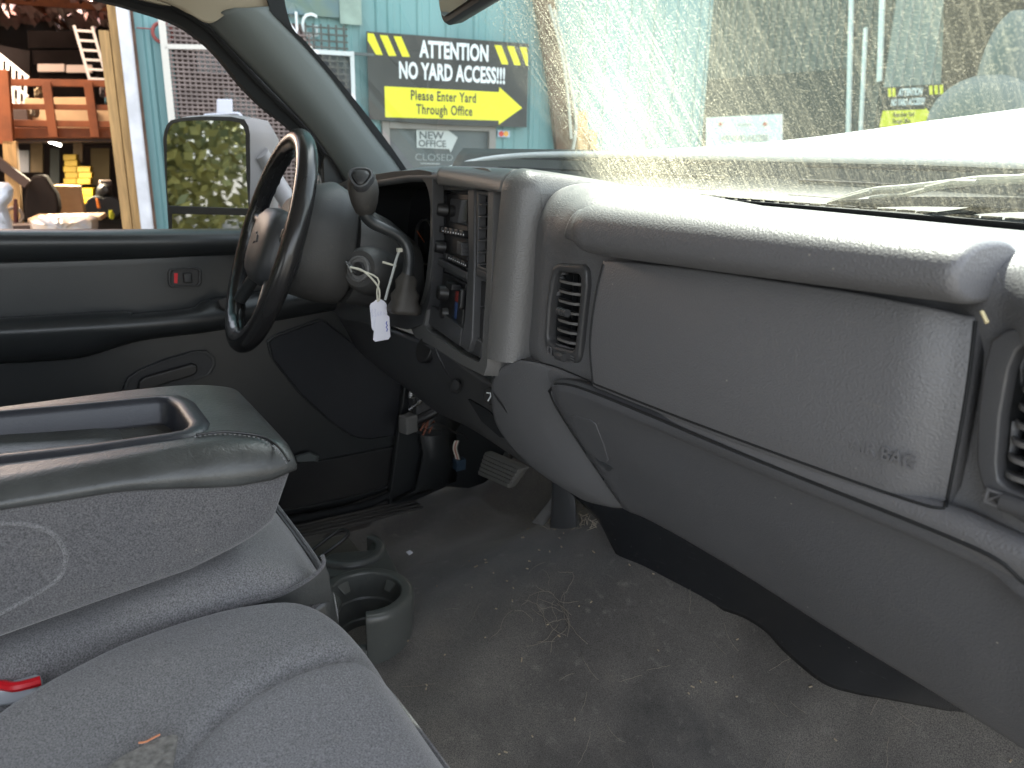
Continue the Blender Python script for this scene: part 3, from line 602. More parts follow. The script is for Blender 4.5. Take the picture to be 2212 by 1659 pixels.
# rim seam ring
m = MB(); m.tube([W3(cos(2*pi*k/80)*.1555, sin(2*pi*k/80)*.1555, .002) for k in range(81)], .0012, 6, cap=False); m.build('rim_stitching', M['black'], wheel)
def wsec(pts, d0, n=40):
    return [W3(a, b, d0) for a, b in pts]
def hubshape(s, n=48):
    return [(s*.078*(abs(cos(2*pi*k/n))**.7)*(1 if cos(2*pi*k/n) > 0 else -1), s*.062*(abs(sin(2*pi*k/n))**.7)*(1 if sin(2*pi*k/n) > 0 else -1)-.008) for k in range(n)]
m = MB(); m.loft([wsec(hubshape(q), d) for q, d in ((.8, -.045), (1.0, -.03), (1.06, -.005), (.98, .010), (.80, .018), (.4, .021), (.05, .022))]); m.build('horn_pad', mat('horn_pad', (.04, .042, .045), .42, ('v', 500, .3)), wheel, auto=60)
for (x0, y0, x1, y1, w0, w1) in ((.06, .012, .160, .030, .034, .024), (-.06, .012, -.160, .030, .034, .024), (.05, -.045, .105, -.125, .026, .020), (-.05, -.045, -.105, -.125, .026, .020)):
    d = V((x1-x0, y1-y0, 0)).normalized(); nrm = V((-d.y, d.x, 0)); m = MB(); ss = []
    for i in range(7):
        t = i/6; px, py = x0+(x1-x0)*t, y0+(y1-y0)*t; ww = w0+(w1-w0)*t; dd = -.012+.010*t
        ss.append([W3(px+nrm.x*ww/2*cos(b), py+nrm.y*ww/2*cos(b), dd+.011*sin(b)) for b in [2*pi*j/16 for j in range(16)]])
    m.loft(ss); m.build('spoke', M['door'], wheel, auto=60)
for x in (.098, .112, -.098, -.112):
    m = MB(); m.box(W3(x, .022, .001), (.010, .016, .006), (wx, wy, wn)); m.build('wheel_button', M['black'], wheel, bevel=.002)
m = MB(); m.prism([W3(a, b, .0205) for a, b in [(-.026, -.006), (-.010, -.006), (-.008, -.010), (.008, -.010), (.010, -.006), (.026, -.006), (.020, .006), (.008, .006), (.007, .010), (-.008, .010), (-.009, .006), (-.020, .006)]], wn*.003); m.build('wheel_emblem', M['bezeldk'], wheel, bevel=.0008)
# column shrouds
def sec_at(y, zc, hx, hz, p=2.6, x0=-.40, lean=0):
    o = []
    for k in range(40):
        a = 2*pi*k/40; c, s = cos(a), sin(a); o.append(V((x0+hx*abs(c)**(2/p)*(1 if c > 0 else -1), y+lean*s*hz, zc+hz*abs(s)**(2/p)*(1 if s > 0 else -1))))
    return o
col = M['colp'] = mat('column_plastic', (.036, .037, .037), .55, ('v', 450, .3), dust=.25, dustcol=(.15, .13, .11), scr=.2)
m = MB(); m.loft([sec_at(.372, .70, .060, .064, lean=.3), sec_at(.395, .695, .074, .088, lean=.3), sec_at(.435, .690, .080, .100, lean=.25), sec_at(.462, .680, .078, .096, lean=.2), sec_at(.470, .678, .070, .088, lean=.2)])
column = m.build('steering_column', col, truck, auto=50)
m = MB(); m.loft([sec_at(.474, .668, .074, .083, lean=.2), sec_at(.51, .66, .082, .088), sec_at(.55, .648, .078, .080), sec_at(.60, .628, .06, .06)]); m.build('column_cover', col, column, auto=50)
# ignition pod
IG = V((-.312, .475, .652)); ia = V((.55, -.80, .22)).normalized(); e1 = ia.orthogonal().normalized(); e2 = ia.cross(e1)
def circ(c, r, d, n=36): return [c+ia*d+(e1*cos(2*pi*k/n)+e2*sin(2*pi*k/n))*r for k in range(n)]
m = MB(); m.loft([circ(IG, .042, -.09), circ(IG, .041, -.02), circ(IG, .037, .004), circ(IG, .030, .012)]); m.build('ignition_housing', col, column, auto=35)
m = MB(); m.loft([circ(IG, .0215, .010), circ(IG, .0215, .0165), circ(IG, .0185, .018), circ(IG, .0175, .0135)], cap=True); m.build('ignition_ring', M['bezel'], column, auto=40)
m = MB(); m.loft([circ(IG, .0115, .012), circ(IG, .0115, .0165), circ(IG, .010, .018)]); m.build('lock_cylinder', M['black'], column, auto=40)
m = MB(); m.box(IG+ia*.026, (.003, .010, .018), (e1, e2, ia)); m.box(IG+ia*.036, (.0025, .022, .016), (e1, e2, ia)); kk = m.build('ignition_key', M['chrome'], None, bevel=.0006)
setp(kk, 'small silver key sitting in the ignition of the steering column', 'key')
# gear lever
gp = [V(P(872, 655, x=-.235)), V(P(880, 600, x=-.235)), V(P(884, 560, x=-.24)), V(P(878, 530, x=-.245)), V(P(858, 508, x=-.25)), V(P(830, 494, x=-.255)), V(P(806, 482, x=-.26)), V(P(790, 465, x=-.262)), V(P(786, 445, x=-.263))]
gpd = catmull(gp, 40); m = MB(); m.tube(gpd, [.0105-.002*sin(pi*i/39) for i in range(40)], 16)
lever = m.build('gear_lever', M['door'], column, auto=60)
k0 = P(790, 466, x=-.262); k1 = P(782, 372, x=-.262); kdv = (k1-k0); L_ = kdv.length; kdv.normalize(); ka = X3.cross(kdv).normalized(); kb = kdv.cross(ka); kn = []
for t, r in ((0, .010), (.08, .0155), (.3, .0210), (.55, .0242), (.75, .0234), (.84, .0212), (.852, .0198), (.865, .0212), (.95, .0205), (1, .0165)):
    kn.append([k0+kdv*L_*t+(ka*cos(2*pi*k/28)+kb*sin(2*pi*k/28)*.8)*r*(1+.0*t) for k in range(28)])
m = MB(); m.loft(kn); m.build('gear_knob', M['boot'], column, auto=35)
q = P(779, 381, x=-.2475); kn_ = ((CAM-q).normalized()*.75+Z3*.6+Y3*-.1).normalized(); kx = kn_.cross(Z3).normalized()*-1; ky = kn_.cross(kx)
def tri(r, d): return [q+kn_*d+(kx*cos(2*pi*k/40)+ky*sin(2*pi*k/40))*r*(1+.10*cos(3*(2*pi*k/40)-pi/2)) for k in range(40)]
m = MB(); m.loft([tri(.0190, -.012), tri(.0194, -.003), tri(.0182, .001), tri(.0155, .0015), tri(.0138, -.0018)]); m.build('knob_cap', M['bezeldk'], column, auto=50)
m = MB(); m.loft([tri(.0136, -.0018), tri(.0120, .0012), tri(.007, .0022)]); m.build('knob_button', M['black'], column, auto=50)
m = MB(); bx = [(P(870, 640, x=-.235))]; 
bs = []
for t, r in ((0, .046), (.12, .047), (.3, .036), (.45, .039), (.6, .027), (.8, .029), (.95, .016), (1, .013)):
    b0 = P(874, 676, x=-.235); b1_ = P(879, 588, x=-.237); bx_ = (b1_-b0).normalized(); bu = bx_.cross(X3).normalized(); bv = bx_.cross(bu); c = b0.lerp(b1_, t); bs.append([c+(bv*cos(2*pi*k/32)+bu*sin(2*pi*k/32))*r*.60*(1+.06*sin(5*2*pi*k/32+t*3)) for k in range(32)])
m.loft(bs); m.build('lever_boot', M['boot'], column, auto=180)
# turn stalk behind wheel
m = MB(); m.tube([V((-.47, .47, .71)), V((-.52, .44, .715)), V((-.58, .41, .72))], [.006, .0065, .009], 14); m.build('turn_signal_stalk', M['black'], column)
# paper tag on a string
tg = empty('key_tag', P(826, 650, x=-.262), 'two white paper price tags hanging on string from the ignition key', 'tag')
def TG(u, v, d=0): return P(u, v, x=-.262+d)
t1 = [(799, 662), (801, 656), (808, 652), (812, 648), (824, 647), (829, 650), (834, 655), (836, 662), (837, 706), (834, 712), (806, 714), (803, 708)]
m = MB(); m.prism([TG(u, v) for u, v in t1], (-.0008, 0, 0)); m.build('card', M['tag'], tg, smooth=False)
t2 = [(811, 686), (814, 682), (836, 680), (841, 684), (843, 727), (839, 733), (811, 738), (806, 734)]
m = MB(); m.prism([TG(u, v, .003) for u, v in t2], (-.0008, 0, 0)); m.build('card', M['tag'], tg, smooth=False)
random.seed(4); m = MB()
for i in range(5):
    u, v = 803+i*6.3, 668+random.uniform(-3, 8)
    for j in range(4): m.tube([TG(u+j*.5, v+j*5, .0012), TG(u+2+random.uniform(-1, 2), v+2+j*4, .0012), TG(u+random.uniform(-1, 1), v+4+j*4, .0012)], .00022, 4)
m.build('faded_handwriting', mat('faint_ink', (.35, .35, .6), .7), tg)
m = MB(); m.tube([TG(u, v, .0042) for u, v in ((836, 694), (834, 699), (837, 703), (834, 707), (837, 711), (835, 716))], .0008, 5); m.build('ink_mark', M['ink'], tg)
m = MB()
s0 = IG+ia*.04
m.tube(catmull([s0, s0.lerp(TG(816, 600, .004), .5)+V((0, 0, .002)), TG(817, 620, .004), TG(819, 650, .003)], 14), .0016, 6); m.tube(catmull([s0+V((0, .002, 0)), TG(815, 600, .0), TG(814, 630, 0), TG(816, 652, .001)], 14), .0014, 6)
m.build('string', M['string'], tg)
zt = empty('zip_tie', P(850, 600, x=-.25), 'pale plastic tie dangling beside the gear lever boot', 'cable tie')
m = MB(); m.tube(catmull([P(864, 537, x=-.25), P(856, 560, x=-.25), P(848, 590, x=-.248), P(838, 625, x=-.25), P(832, 648, x=-.25)], 16), .0022, 6); m.build('strap', mat('pale_nylon', (.42, .44, .42), .4), zt)
m = MB(); m.box(P(863, 540, x=-.25), (.006, .008, .006)); m.tube(catmull([P(826, 566, x=-.26), P(840, 570, x=-.256), P(856, 575, x=-.25)], 8), .0018, 6); m.build('strap_head', M['string'], zt)

# ---------------- driver's door
dr = None
bt = [[(-60, 498), (300, 498), (620, 494), (760, 480)], [(-60, 512), (300, 512), (620, 508), (760, 496)], [(-60, 545), (300, 538), (620, 530), (760, 518)], [(-60, 574), (300, 562), (620, 548), (760, 536)]]
bdep = lambda s, t: -.765+.055*sin(pi*min(1, t*.93+.04))**.7 if t < .97 else -.735
up_ = [[(-60, 566), (300, 556), (620, 540), (760, 528)], [(-60, 640), (300, 620), (620, 600), (760, 590)], [(-60, 700), (200, 685), (420, 672), (470, 650), (760, 600)]]
m = MB()
door = patch('driver_door', up_, 'x', lambda s, t: -.742+.006*sm(.0, .06, t), M['door'], truck, nu=50, nv=20, solid=.004)
patch('belt_trim', bt, 'x', bdep, M['door'], door, nu=50, nv=16, solid=.006)
at_ = [[(-60, 694), (260, 676), (285, 681), (410, 669), (438, 653), (492, 643), (700, 612), (760, 604)],
       [(-60, 712), (120, 703), (300, 692), (440, 678), (520, 664), (600, 652), (700, 630), (760, 620)],
       [(-60, 740), (120, 731), (300, 718), (440, 704), (520, 690), (600, 675), (700, 652), (760, 640)],
       [(-60, 785), (120, 775), (190, 766), (300, 734), (440, 716), (520, 703), (600, 690), (760, 660)]]
patch('armrest', at_, 'x', lambda s, t: -.73+.060*sin(pi*min(1, .05+t*.9))**.6*(1-.35*sm(.55, .9, s)), M['door'], door, nu=60, nv=22, solid=.006)
lw = [[(-60, 780), (120, 770), (190, 760), (300, 730), (480, 708), (620, 685), (760, 655)], [(-60, 860), (250, 830), (450, 800), (620, 760), (800, 740)], [(-60, 1000), (300, 980), (600, 960), (850, 900)], [(-60, 1140), (300, 1130), (640, 1110), (800, 1072), (866, 1040)]]
patch('lower_door_panel', lw, 'x', lambda s, t: -.738, M['door'], door, nu=50, nv=24, solid=.006)
# pull handle recess
rc = [(262, 870), (263, 850), (275, 818), (300, 800), (360, 776), (420, 759), (448, 758), (465, 772), (467, 790), (455, 808), (400, 832), (330, 870)]
o_ = [P(u, v, x=-.724) for u, v in rc]; c_ = sum(o_, V())/len(o_); i_ = [c_+(p-c_)*.9 for p in o_]
m = MB(); m.ring(resamp(o_, 60), resamp(i_, 60), (-.01, 0, 0)); m.build('handle_surround', M['door'], door, bevel=.003)
m = MB(); m.prism([P(u, v, x=-.7245) for u, v in rc], (-.004, 0, 0)); m.build('handle_recess', mat('recess', (.022, .023, .025), .5), door, smooth=False)
m = MB(); m.prism([P(u, v, x=-.712) for u, v in [(298, 850), (300, 826), (312, 815), (415, 786), (427, 790), (427, 803), (418, 812), (345, 834), (330, 842), (328, 870), (298, 870)]], (-.010, 0, 0)); m.build('pull_handle', M['black'], door, bevel=.004, seg=3)
# lock switch
m = MB(); o_ = [P(u, v, x=-.727) for u, v in [(363, 590), (367, 582), (430, 579), (436, 584), (436, 612), (430, 619), (370, 622), (364, 616)]]; c_ = sum(o_, V())/8
m.ring(o_, [c_+(p-c_)*.82 for p in o_], (-.008, 0, 0)); m.build('lock_bezel', M['black'], door, bevel=.002)
m = MB(); m.prism([c_+(p-c_)*.84+V((-.004, 0, 0)) for p in o_], (-.003, 0, 0)); m.build('lock_plate', M['black'], door, smooth=False)
m = MB(); m.box(P(405, 600, x=-.727), (.012, .016, .020)); m.build('lock_slider', M['black'], door, bevel=.003)
m = MB(); m.prism([P(u, v, x=-.7305) for u, v in [(376, 590), (384, 590), (383, 612), (376, 611)]], (.001, 0, 0)); m.build('lock_red_mark', M['red'], door, smooth=False)
# switch pod on armrest front
m = MB(); m.prism([P(u, v, x=-.672) for u, v in [(470, 648), (488, 643), (500, 652), (500, 664), (486, 672), (474, 662)]], (-.012, 0, 0)); m.build('window_switch', M['black'], door, bevel=.003)
# speaker / carpeted inset and lower trim
sk = [(582, 740), (596, 728), (690, 694), (700, 693), (730, 716), (868, 826), (874, 842), (871, 930), (862, 938), (800, 948), (768, 945), (720, 915), (650, 850), (590, 775)]
m = MB(); m.prism([P(u, v, x=-.729) for u, v in sk], (-.006, 0, 0)); m.build('door_inset_panel', M['doordk'], door, bevel=.003)
s2 = [P(u, v, x=-.728) for u, v in sk]; c_ = sum(s2, V())/len(s2); m = MB(); m.ring(resamp([c_+(p-c_)*1.03 for p in s2], 60), resamp([c_+(p-c_)*1.005 for p in s2], 60), (-.006, 0, 0)); m.build('inset_surround', M['door'], door, bevel=.002)
lt = [(560, 1010), (700, 995), (850, 966), (872, 962), (874, 1000), (862, 1035), (830, 1058), (700, 1090), (560, 1115)]
o_ = [P(u, v, x=-.722) for u, v in lt]; c_ = sum(o_, V())/len(o_); m = MB(); m.ring(resamp(o_, 60), resamp([c_+(p-c_)*.95 for p in o_], 60), (-.012, 0, 0)); m.build('map_pocket_rim', M['door'], door, bevel=.004)
m = MB(); m.prism([c_+(p-c_)*.955+V((-.008, 0, 0)) for p in o_], (-.003, 0, 0)); m.build('map_pocket', M['black'], door, smooth=False)
m = MB(); m.loft([[P(u, v, x=x) for u, v in q] for q, x in (([(636, 985), (668, 975), (690, 985), (686, 998), (640, 1000)], -.715), ([(640, 988), (668, 979), (684, 986), (680, 996), (644, 998)], -.705))]); m.build('door_reflector', mat('reflector', (.1, .11, .11), .2), door, auto=30)
# dark weatherstrip between door and kick panel
m = MB(); m.tube(catmull([P(u, v, x=-.712) for u, v in ((872, 820), (878, 860), (880, 960), (878, 1010), (866, 1050), (830, 1075), (760, 1098), (640, 1122), (560, 1140))], 40), .010, 10); m.build('door_seal', M['matblack'], door)
# window frame of the door
fo = [(-60, -80), (100, -60), (316, -2), (374, 6), (448, 52), (502, 109), (574, 183), (674, 288), (740, 385), (745, 400)]
fi = [(-60, -40), (100, -28), (230, 3), (273, 14), (374, 47), (431, 83), (471, 120), (522, 183), (574, 235), (637, 286), (700, 378), (706, 398)]
a_ = catmull(fo, 50); b_ = catmull(fi, 50); m = MB(); A_ = [P(p.x, p.y, x=-.745) for p in a_]; B_ = [P(p.x, p.y, x=-.752) for p in b_]
m.loft([A_, B_, [p+V((-.03, 0, 0)) for p in B_], [p+V((-.03, 0, 0)) for p in A_], A_], closed=False); m.build('window_frame', M['matblack'], door, auto=40)
mid = [p.lerp(q, .22) for p, q in zip(A_, B_)]; m = MB(); m.tube([p+V((.004, 0, 0)) for p in mid], .007, 8); m.build('window_seal', M['matblack'], door)
m = MB(); m.prism([P(u, v, x=-.735) for u, v in [(698, 345), (708, 330), (745, 385), (750, 402), (700, 402)]], (-.02, 0, 0)); m.build('mirror_sail', M['black'], door, bevel=.003)
# outer skin of the door so it has thickness
m = MB(); m.box((-.835, 0, .28), (.02, 1.75, .72)); m.build('door_skin', M['paint'], door, bevel=.01)
m = MB(); m.box((-.80, 0, .655), (.08, 1.75, .02)); m.build('belt_cap', M['black'], door, bevel=.006)
# sill plate
m = MB(); 
for i in range(7): m.bar((-.755+i*.017, -.3, .012), (-.755+i*.017, .74, .012), .008, .010)
m.box((-.70, .2, .002), (.14, 1.3, .014)); m.box((-.775, .3, -.05), (.15, 2.2, .11)); sill = m.build('door_sill', mat('sill_plastic', (.05, .05, .05), .5, dust=.5, dustcol=(.13, .115, .1), scr=.5), truck, bevel=.002)
# ---------------- side mirror
mn = V((.60, -.80, 0)).normalized(); mx_ = V((0, 0, 1)).cross(mn).normalized(); MC = PP(446, 375, V((-1.09, .40, .8)), mn)
def MP(u, v, d=0): return PP(u, v, MC+mn*d, mn)
sh = [(352, 300), (356, 275), (368, 260), (395, 254), (440, 251), (500, 252), (528, 258), (540, 278), (541, 380), (538, 500), (365, 510), (358, 400)]
gl1 = [(360, 300), (363, 278), (374, 266), (400, 261), (440, 260), (495, 261), (520, 266), (530, 282), (532, 380), (537, 452), (363, 446), (360, 400)]
gl2 = [(372, 462), (537, 465), (536, 498), (372, 500)]
so = resamp([MP(u, v, .012) for u, v in sh], 56); sc_ = sum(so, V())/56
m = MB(); m.loft([so, [sc_+(p-sc_)*1.03-mn*.02 for p in so], [sc_+(p-sc_)*1.0-mn*.07+mx_*.01 for p in so], [sc_+(p-sc_)*.80-mn*.12+mx_*.015 for p in so], [sc_+(p-sc_)*.45-mn*.145+mx_*.015 for p in so]])
mir = m.build('side_mirror', mat('mirror_shell', (.2, .2, .2), .5, dust=.4), truck, auto=35)
_, i_ = align(so, resamp([MP(u, v, .014) for u, v in gl1], 56)); m = MB(); m.ring(so, i_, -mn*.008); m.build('mirror_rim', M['black'], mir, bevel=.002)
m = MB(); m.prism([MP(u, v, .0135) for u, v in gl1], -mn*.003); m.build('mirror_glass', M['mirror'], mir, smooth=False)
m = MB(); m.prism([MP(u, v, .0155) for u, v in [(360, 444), (538, 450), (538, 466), (366, 462)]], -mn*.006); m.build('mirror_divider', M['black'], mir, bevel=.002)
n2 = (mn+V((0, 0, -.12))).normalized(); m = MB(); m.prism([MP(u, v, .0145) for u, v in gl2], -mn*.003); m.build('wide_angle_glass', M['mirror'], mir, smooth=False)
m = MB(); m.tube(catmull([MP(560, 330, -.02), MP(600, 400, -.06), V((-.86, .56, .66)), V((-.78, .55, .64))], 14), .022, 14); m.tube(catmull([MP(545, 470, -.03), MP(600, 480, -.05), V((-.80, .53, .60))], 10), .018, 12); m.build('mirror_arm', mat('mirror_arm', (.25, .25, .25), .5), mir)
# ---------------- A pillar, headliner, roof
tl = catmull([(448, 52), (502, 109), (574, 183), (674, 288), (740, 385), (752, 405)], 40); tr_ = catmull([(588, 13), (594, 29), (649, 83), (717, 160), (812, 288), (862, 352), (885, 390)], 40); vs = []; mid = catmull([(505, 20), (560, 60), (640, 155), (735, 280), (800, 372), (812, 398)], 40)
m = MB(); secs = []
for i in range(40):
    t = i/39; a, c, b = P(tl[i].x, tl[i].y, x=-.735), None, None
    b = P(tr_[i].x, tr_[i].y, x=-.665+.0*t); c = P(mid[i].x, mid[i].y, x=-.675)
    secs.append([a, a.lerp(c, .25)+V((.010, -.012, .0)), a.lerp(c, .7)+V((.012, -.010, 0)), c+V((.006, 0, 0)), c.lerp(b, .5)+V((.003, .0, 0)), b, b+V((-.03, .010, 0))])
m.loft(secs, closed=False); pil = m.build('driver_a_pillar', mat('pillar_trim', (.14, .155, .15), .6, ('v', 500, .2)), truck, auto=180, solid=.006)
sl = catmull([(580, -14), (588, 13), (594, 29), (649, 83), (717, 160), (812, 288), (862, 352), (885, 390)], 40); sr = catmull([(612, -16), (616, 17), (631, 60), (662, 92), (725, 165), (820, 285), (872, 358), (896, 396)], 40)
m = MB(); a_ = [P(p.x-8, p.y, x=-.67) for p in sl]; b_ = [P(p.x, p.y, x=-.668) for p in sr]; m.loft([a_, b_], closed=False); m.build('windshield_seal', M['matblack'], truck, solid=.006, smooth=False)
# roof shell with headliner
def roofz(x, y): return 1.235-.085*abs(x/.76)**3.2-.03*sm(.1, .45, y)
def rf(s, t): x = -.76+1.5*s; y = .42-.04*abs(x/.7)**2-2.3*t; return V((x, y, roofz(x, y)))
grid('headliner', rf, 50, 40, M['headliner'], truck, solid=.01)
def rf2(s, t): x = -.84+1.64*s; y = .46-2.4*t; return V((x, y, 1.30-.085*abs(x/.8)**3.5-.04*sm(.1, .45, y)))
grid('roof', rf2, 30, 20, M['paint'], truck, solid=.01)
# headliner corner near the driver pillar
hl = [[(200, -40), (330, -20), (440, -20), (600, -20)], [(240, -30), (340, -6), (400, 0), (592, 0)], [(300, -8), (374, 4), (448, 50), (505, 22), (588, 14)]]
patch('headliner_edge', hl, 'x', lambda s, t: -.70+.02*s, M['headliner'], truck, nu=40, nv=12, solid=.008)
m = MB(); m.prism([P(u, v, x=-.69) for u, v in [(232, -20), (300, -16), (372, 12), (352, 10), (300, -2)]], (-.01, 0, 0))
m.build('sun_visor_pivot', M['headliner'], truck, bevel=.003)
# unseen visor board, added to keep the sun off the seat
m = MB(); m.prism([(.07, .40, 1.175), (.68, .37, 1.155), (.68, .515, 1.045), (.66, .525, 1.035), (.10, .545, 1.035), (.07, .535, 1.045)], (0, -.012, -.014)); m.build('added_sun_visor', M['headliner'], truck, bevel=.005)
# rear cab
m = MB(); m.box((0, -1.92, .30), (1.6, .05, .76)); m.box((0, -1.92, 1.14), (1.6, .05, .12)); m.box((-.78, -1.9, .85), (.1, .1, .6)); m.box((.74, -1.9, .85), (.1, .1, .6)); m.build('cab_back', M['door'], truck, smooth=False)
m = MB(); m.box((-.78, -.62, .9), (.06, .10, .55)); m.box((-.79, -.9, .22), (.06, 2.0, .8)); m.build('rear_door_driver', M['door'], truck, smooth=False)
# windshield
def ws(x, t):
    z = .778+.44*t; y = .80-.93*(z-.778)*1.0+.03*(1-(x/.72)**2)-.02; return V((x, y, z))
grid('windshield', lambda s, t: ws(-.70+1.42*s, t), 40, 20, M['windshield'], truck)
m = MB(); m.loft([[ws(-.70+1.42*i/40, t)+V((0, dy, 0)) for i in range(41)] for t, dy in ((-.02, -.004), (.024, -.004), (.024, .004), (-.02, .004))], closed=False); m.build('windshield_frit', M['matblack'], truck, solid=.002)
# interior mirror
c = P(1006, -62, y=.40); m = MB(); ax = (V((-.25, -1, -.05)).normalized()); e = ax.cross(Z3).normalized(); u_ = e.cross(ax)
ss = []
for d, q in ((0, 1), (-.006, 1.06), (-.018, 1.0), (-.03, .75), (-.035, .3)): ss.append(fr(c+ax*d, e, u_, [(a*q, b*q) for a, b in rr(.23, .066, .026)]))
m.loft(ss)
rv = m.build('rear_view_mirror', M['black'], truck, auto=40)
m = MB(); m.prism(fr(c+ax*.0015, e, u_, rr(.215, .055, .022)), ax*.001); m.build('mirror_glass', M['mirror'], rv, smooth=False)
m = MB(); m.tube([c-ax*.03, c-ax*.06+V((0, .02, .05)), c-ax*.05+V((0, .03, .12))], .009, 10); m.build('mirror_mount', M['black'], rv)
# ---------------- cowl, wipers, hood
def cw(s, t): x = -.80+1.6*s; return V((x, .815+.17*t-.05*(x/.8)**2, .765+.030*t+.052*sm(.72, 1, t)))
cowl = grid('cowl', cw, 40, 12, mat('cowl_plastic', (.022, .026, .024), .6, dust=.5, dustcol=(.06, .06, .045)), truck, solid=.008)
for (x0, x1) in ((-.62, -.34), (-.25, .02), (.16, .40), (.46, .75)):
    m = MB(); n = 8
    for k in range(4):
        q = [cw((x0+(x1-x0)*j/8+.8)/1.6, .70+.065*k)+V((0, -.004, .005)) for j in range(9)]; m.tube(q, .0035, 6)
    m.build('cowl_grille', M['matblack'], cowl, bevel=.001)
HX = [(-.86, -.01), (-.68, .004), (-.45, .018), (-.24, .033), (-.1, .048), (.1, .074), (.25, .090), (.45, .094), (.7, .07), (.86, .02)]
def hd(s, t):
    x = -.86+1.72*s; ax_ = abs(x/.86); y = .965-.07*ax_**2+1.15*t
    z = .850+(lin(HX, x))*sm(0, .42, t)-.05*t*t-.05*ax_**5
    z += .012*sm(.36, .46, s)*sm(.64, .54, s)*0
    return V((x, y, z))
hood = grid('hood', hd, 60, 40, M['paint'], truck, solid=.012)
for sx in (-1, 1):
    m = MB(); m.loft([[V((sx*(.86+.13*q), .80+1.3*i/12, .76-.20*q*q-.06*(i/12)**2)) for i in range(13)] for q in (0, .3, .6, .85, 1)]+[[V((sx*.99, .80+1.3*i/12, .1)) for i in range(13)]], closed=False); m.build('fender', M['paint'], truck, solid=.01)
wp = M['wiper'] = mat('wiper_paint', (.12, .12, .11), .4, dust=.7, dustcol=(.35, .34, .28))
def wiper(pa, pb, pc, name='wiper'):
    def G(u, v, o=.012):
        # on the outside face of the glass
        n = V((0, .68, .73)); p0 = V((0, .80+.012, .775)); return PP(u, v, p0+n*o, n)
    m = MB(); q = catmull([G(*p, .030) for p in pa], 20); m.tube(q, [.0045]*20, 8); w_ = m.build(name, wp, truck)
    m = MB(); q = catmull([G(*p, .010) for p in pb], 20)
    m.loft([[p+V((0, 0, .006)) for p in q], [p+V((0, -.002, -.004)) for p in q], [p+V((0, .010, -.004)) for p in q], [p+V((0, .008, .005)) for p in q], [p+V((0, 0, .006)) for p in q]], closed=False); m.build('wiper_blade', M['ductblack'], w_)
    m = MB()
    for p in pc: m.tube([G(*x, .022) for x in p], .0028, 6)
    m.build('wiper_bridge', wp, w_)
wiper([(2300, 372), (2212, 386), (2120, 389), (2050, 397), (1960, 407), (1880, 414), (1800, 437)], [(2300, 448), (2212, 441), (2100, 439), (1950, 438), (1800, 446), (1784, 452)], [[(2040, 400), (1960, 420), (1880, 430)], [(1880, 414), (1820, 430), (1790, 440)], [(2110, 393), (2060, 392), (2000, 406)]])
wiper([(1700, 452), (1640, 440), (1560, 428), (1480, 421), (1420, 418)], [(1660, 446), (1600, 438), (1500, 432), (1430, 430)], [[(1600, 436), (1560, 430)]])
m = MB(); m.tube(catmull([P(u, v, y=.80) for u, v in ((1990, 470), (2060, 462), (2130, 452), (2230, 448))], 16), .004, 8); m.build('washer_hose', M['black'], cowl)
m = MB(); m.ball(P(1637, 455, y=.755), .006, 8); m.build('sensor_bead', mat('bead', (.5, .5, .48), .4), truck)
# ---------------- passenger seat cushion
def polyd(p, pl):
    best = 9; 
    for a, b in zip(pl, pl[1:]):
        ab = b-a; t = max(0, min(1, (p-a).dot(ab)/ab.length_squared)); best = min(best, (p-a-ab*t).length)
    return best
def xy(u, v, z): p = P(u, v, z=z); return V((p.x, p.y))
SE = [xy(u, v, .38) for u, v in ((-300, 1850), (-120, 1640), (0, 1532), (100, 1472), (200, 1421), (300, 1373), (420, 1330), (540, 1300), (640, 1291), (700, 1300), (760, 1331), (810, 1370), (850, 1410), (900, 1470), (1000, 1595), (1050, 1660))]
# planform: left edge x(y), front edge y(x)
edge = catmull([(p.x, p.y, 0) for p in SE]+[(.60, .235, 0), (.70, .20, 0), (.735, .12, 0), (.74, -.1, 0), (.73, -.45, 0), (.30, -.5, 0), (.24, -.4, 0)], 240)
E2 = [V((p.x, p.y)) for p in edge]
cc = V((.45, -.08))
seam = [xy(u, v, .392) for u, v in ((845, 1412), (800, 1410), (760, 1412), (700, 1425), (620, 1455), (540, 1500), (470, 1550), (420, 1590), (392, 1625), (370, 1700), (350, 1800))]
seam = [V((p.x, p.y)) for p in catmull([(p.x, p.y, 0) for p in seam], 40)]
def seatpt(i, q):
    e = E2[i % len(E2)]; p = cc+(e-cc)*q; d = (e-cc).length*(1-q)
    z = .395-.07*max(0, 1-d/.055)**2.4-.004*max(0, 1-d/.14)
    z += .012*exp(-((p.x-.23)/.07)**2)*sm(-.5, 0, p.y)
    ds = polyd(p, seam); z -= .010*exp(-(ds/.009)**2)
    z += -.006*exp(-((p.x-.48)/.15)**2)
    return V((p.x, p.y, z))
qs = [0, .15, .3, .4, .5, .56, .61]+[.65+.35*i/34 for i in range(35)]
m = MB(); n = len(E2)-1; vs = []
rings = [[seatpt(i, q) for i in range(n)] for q in qs[1:]]
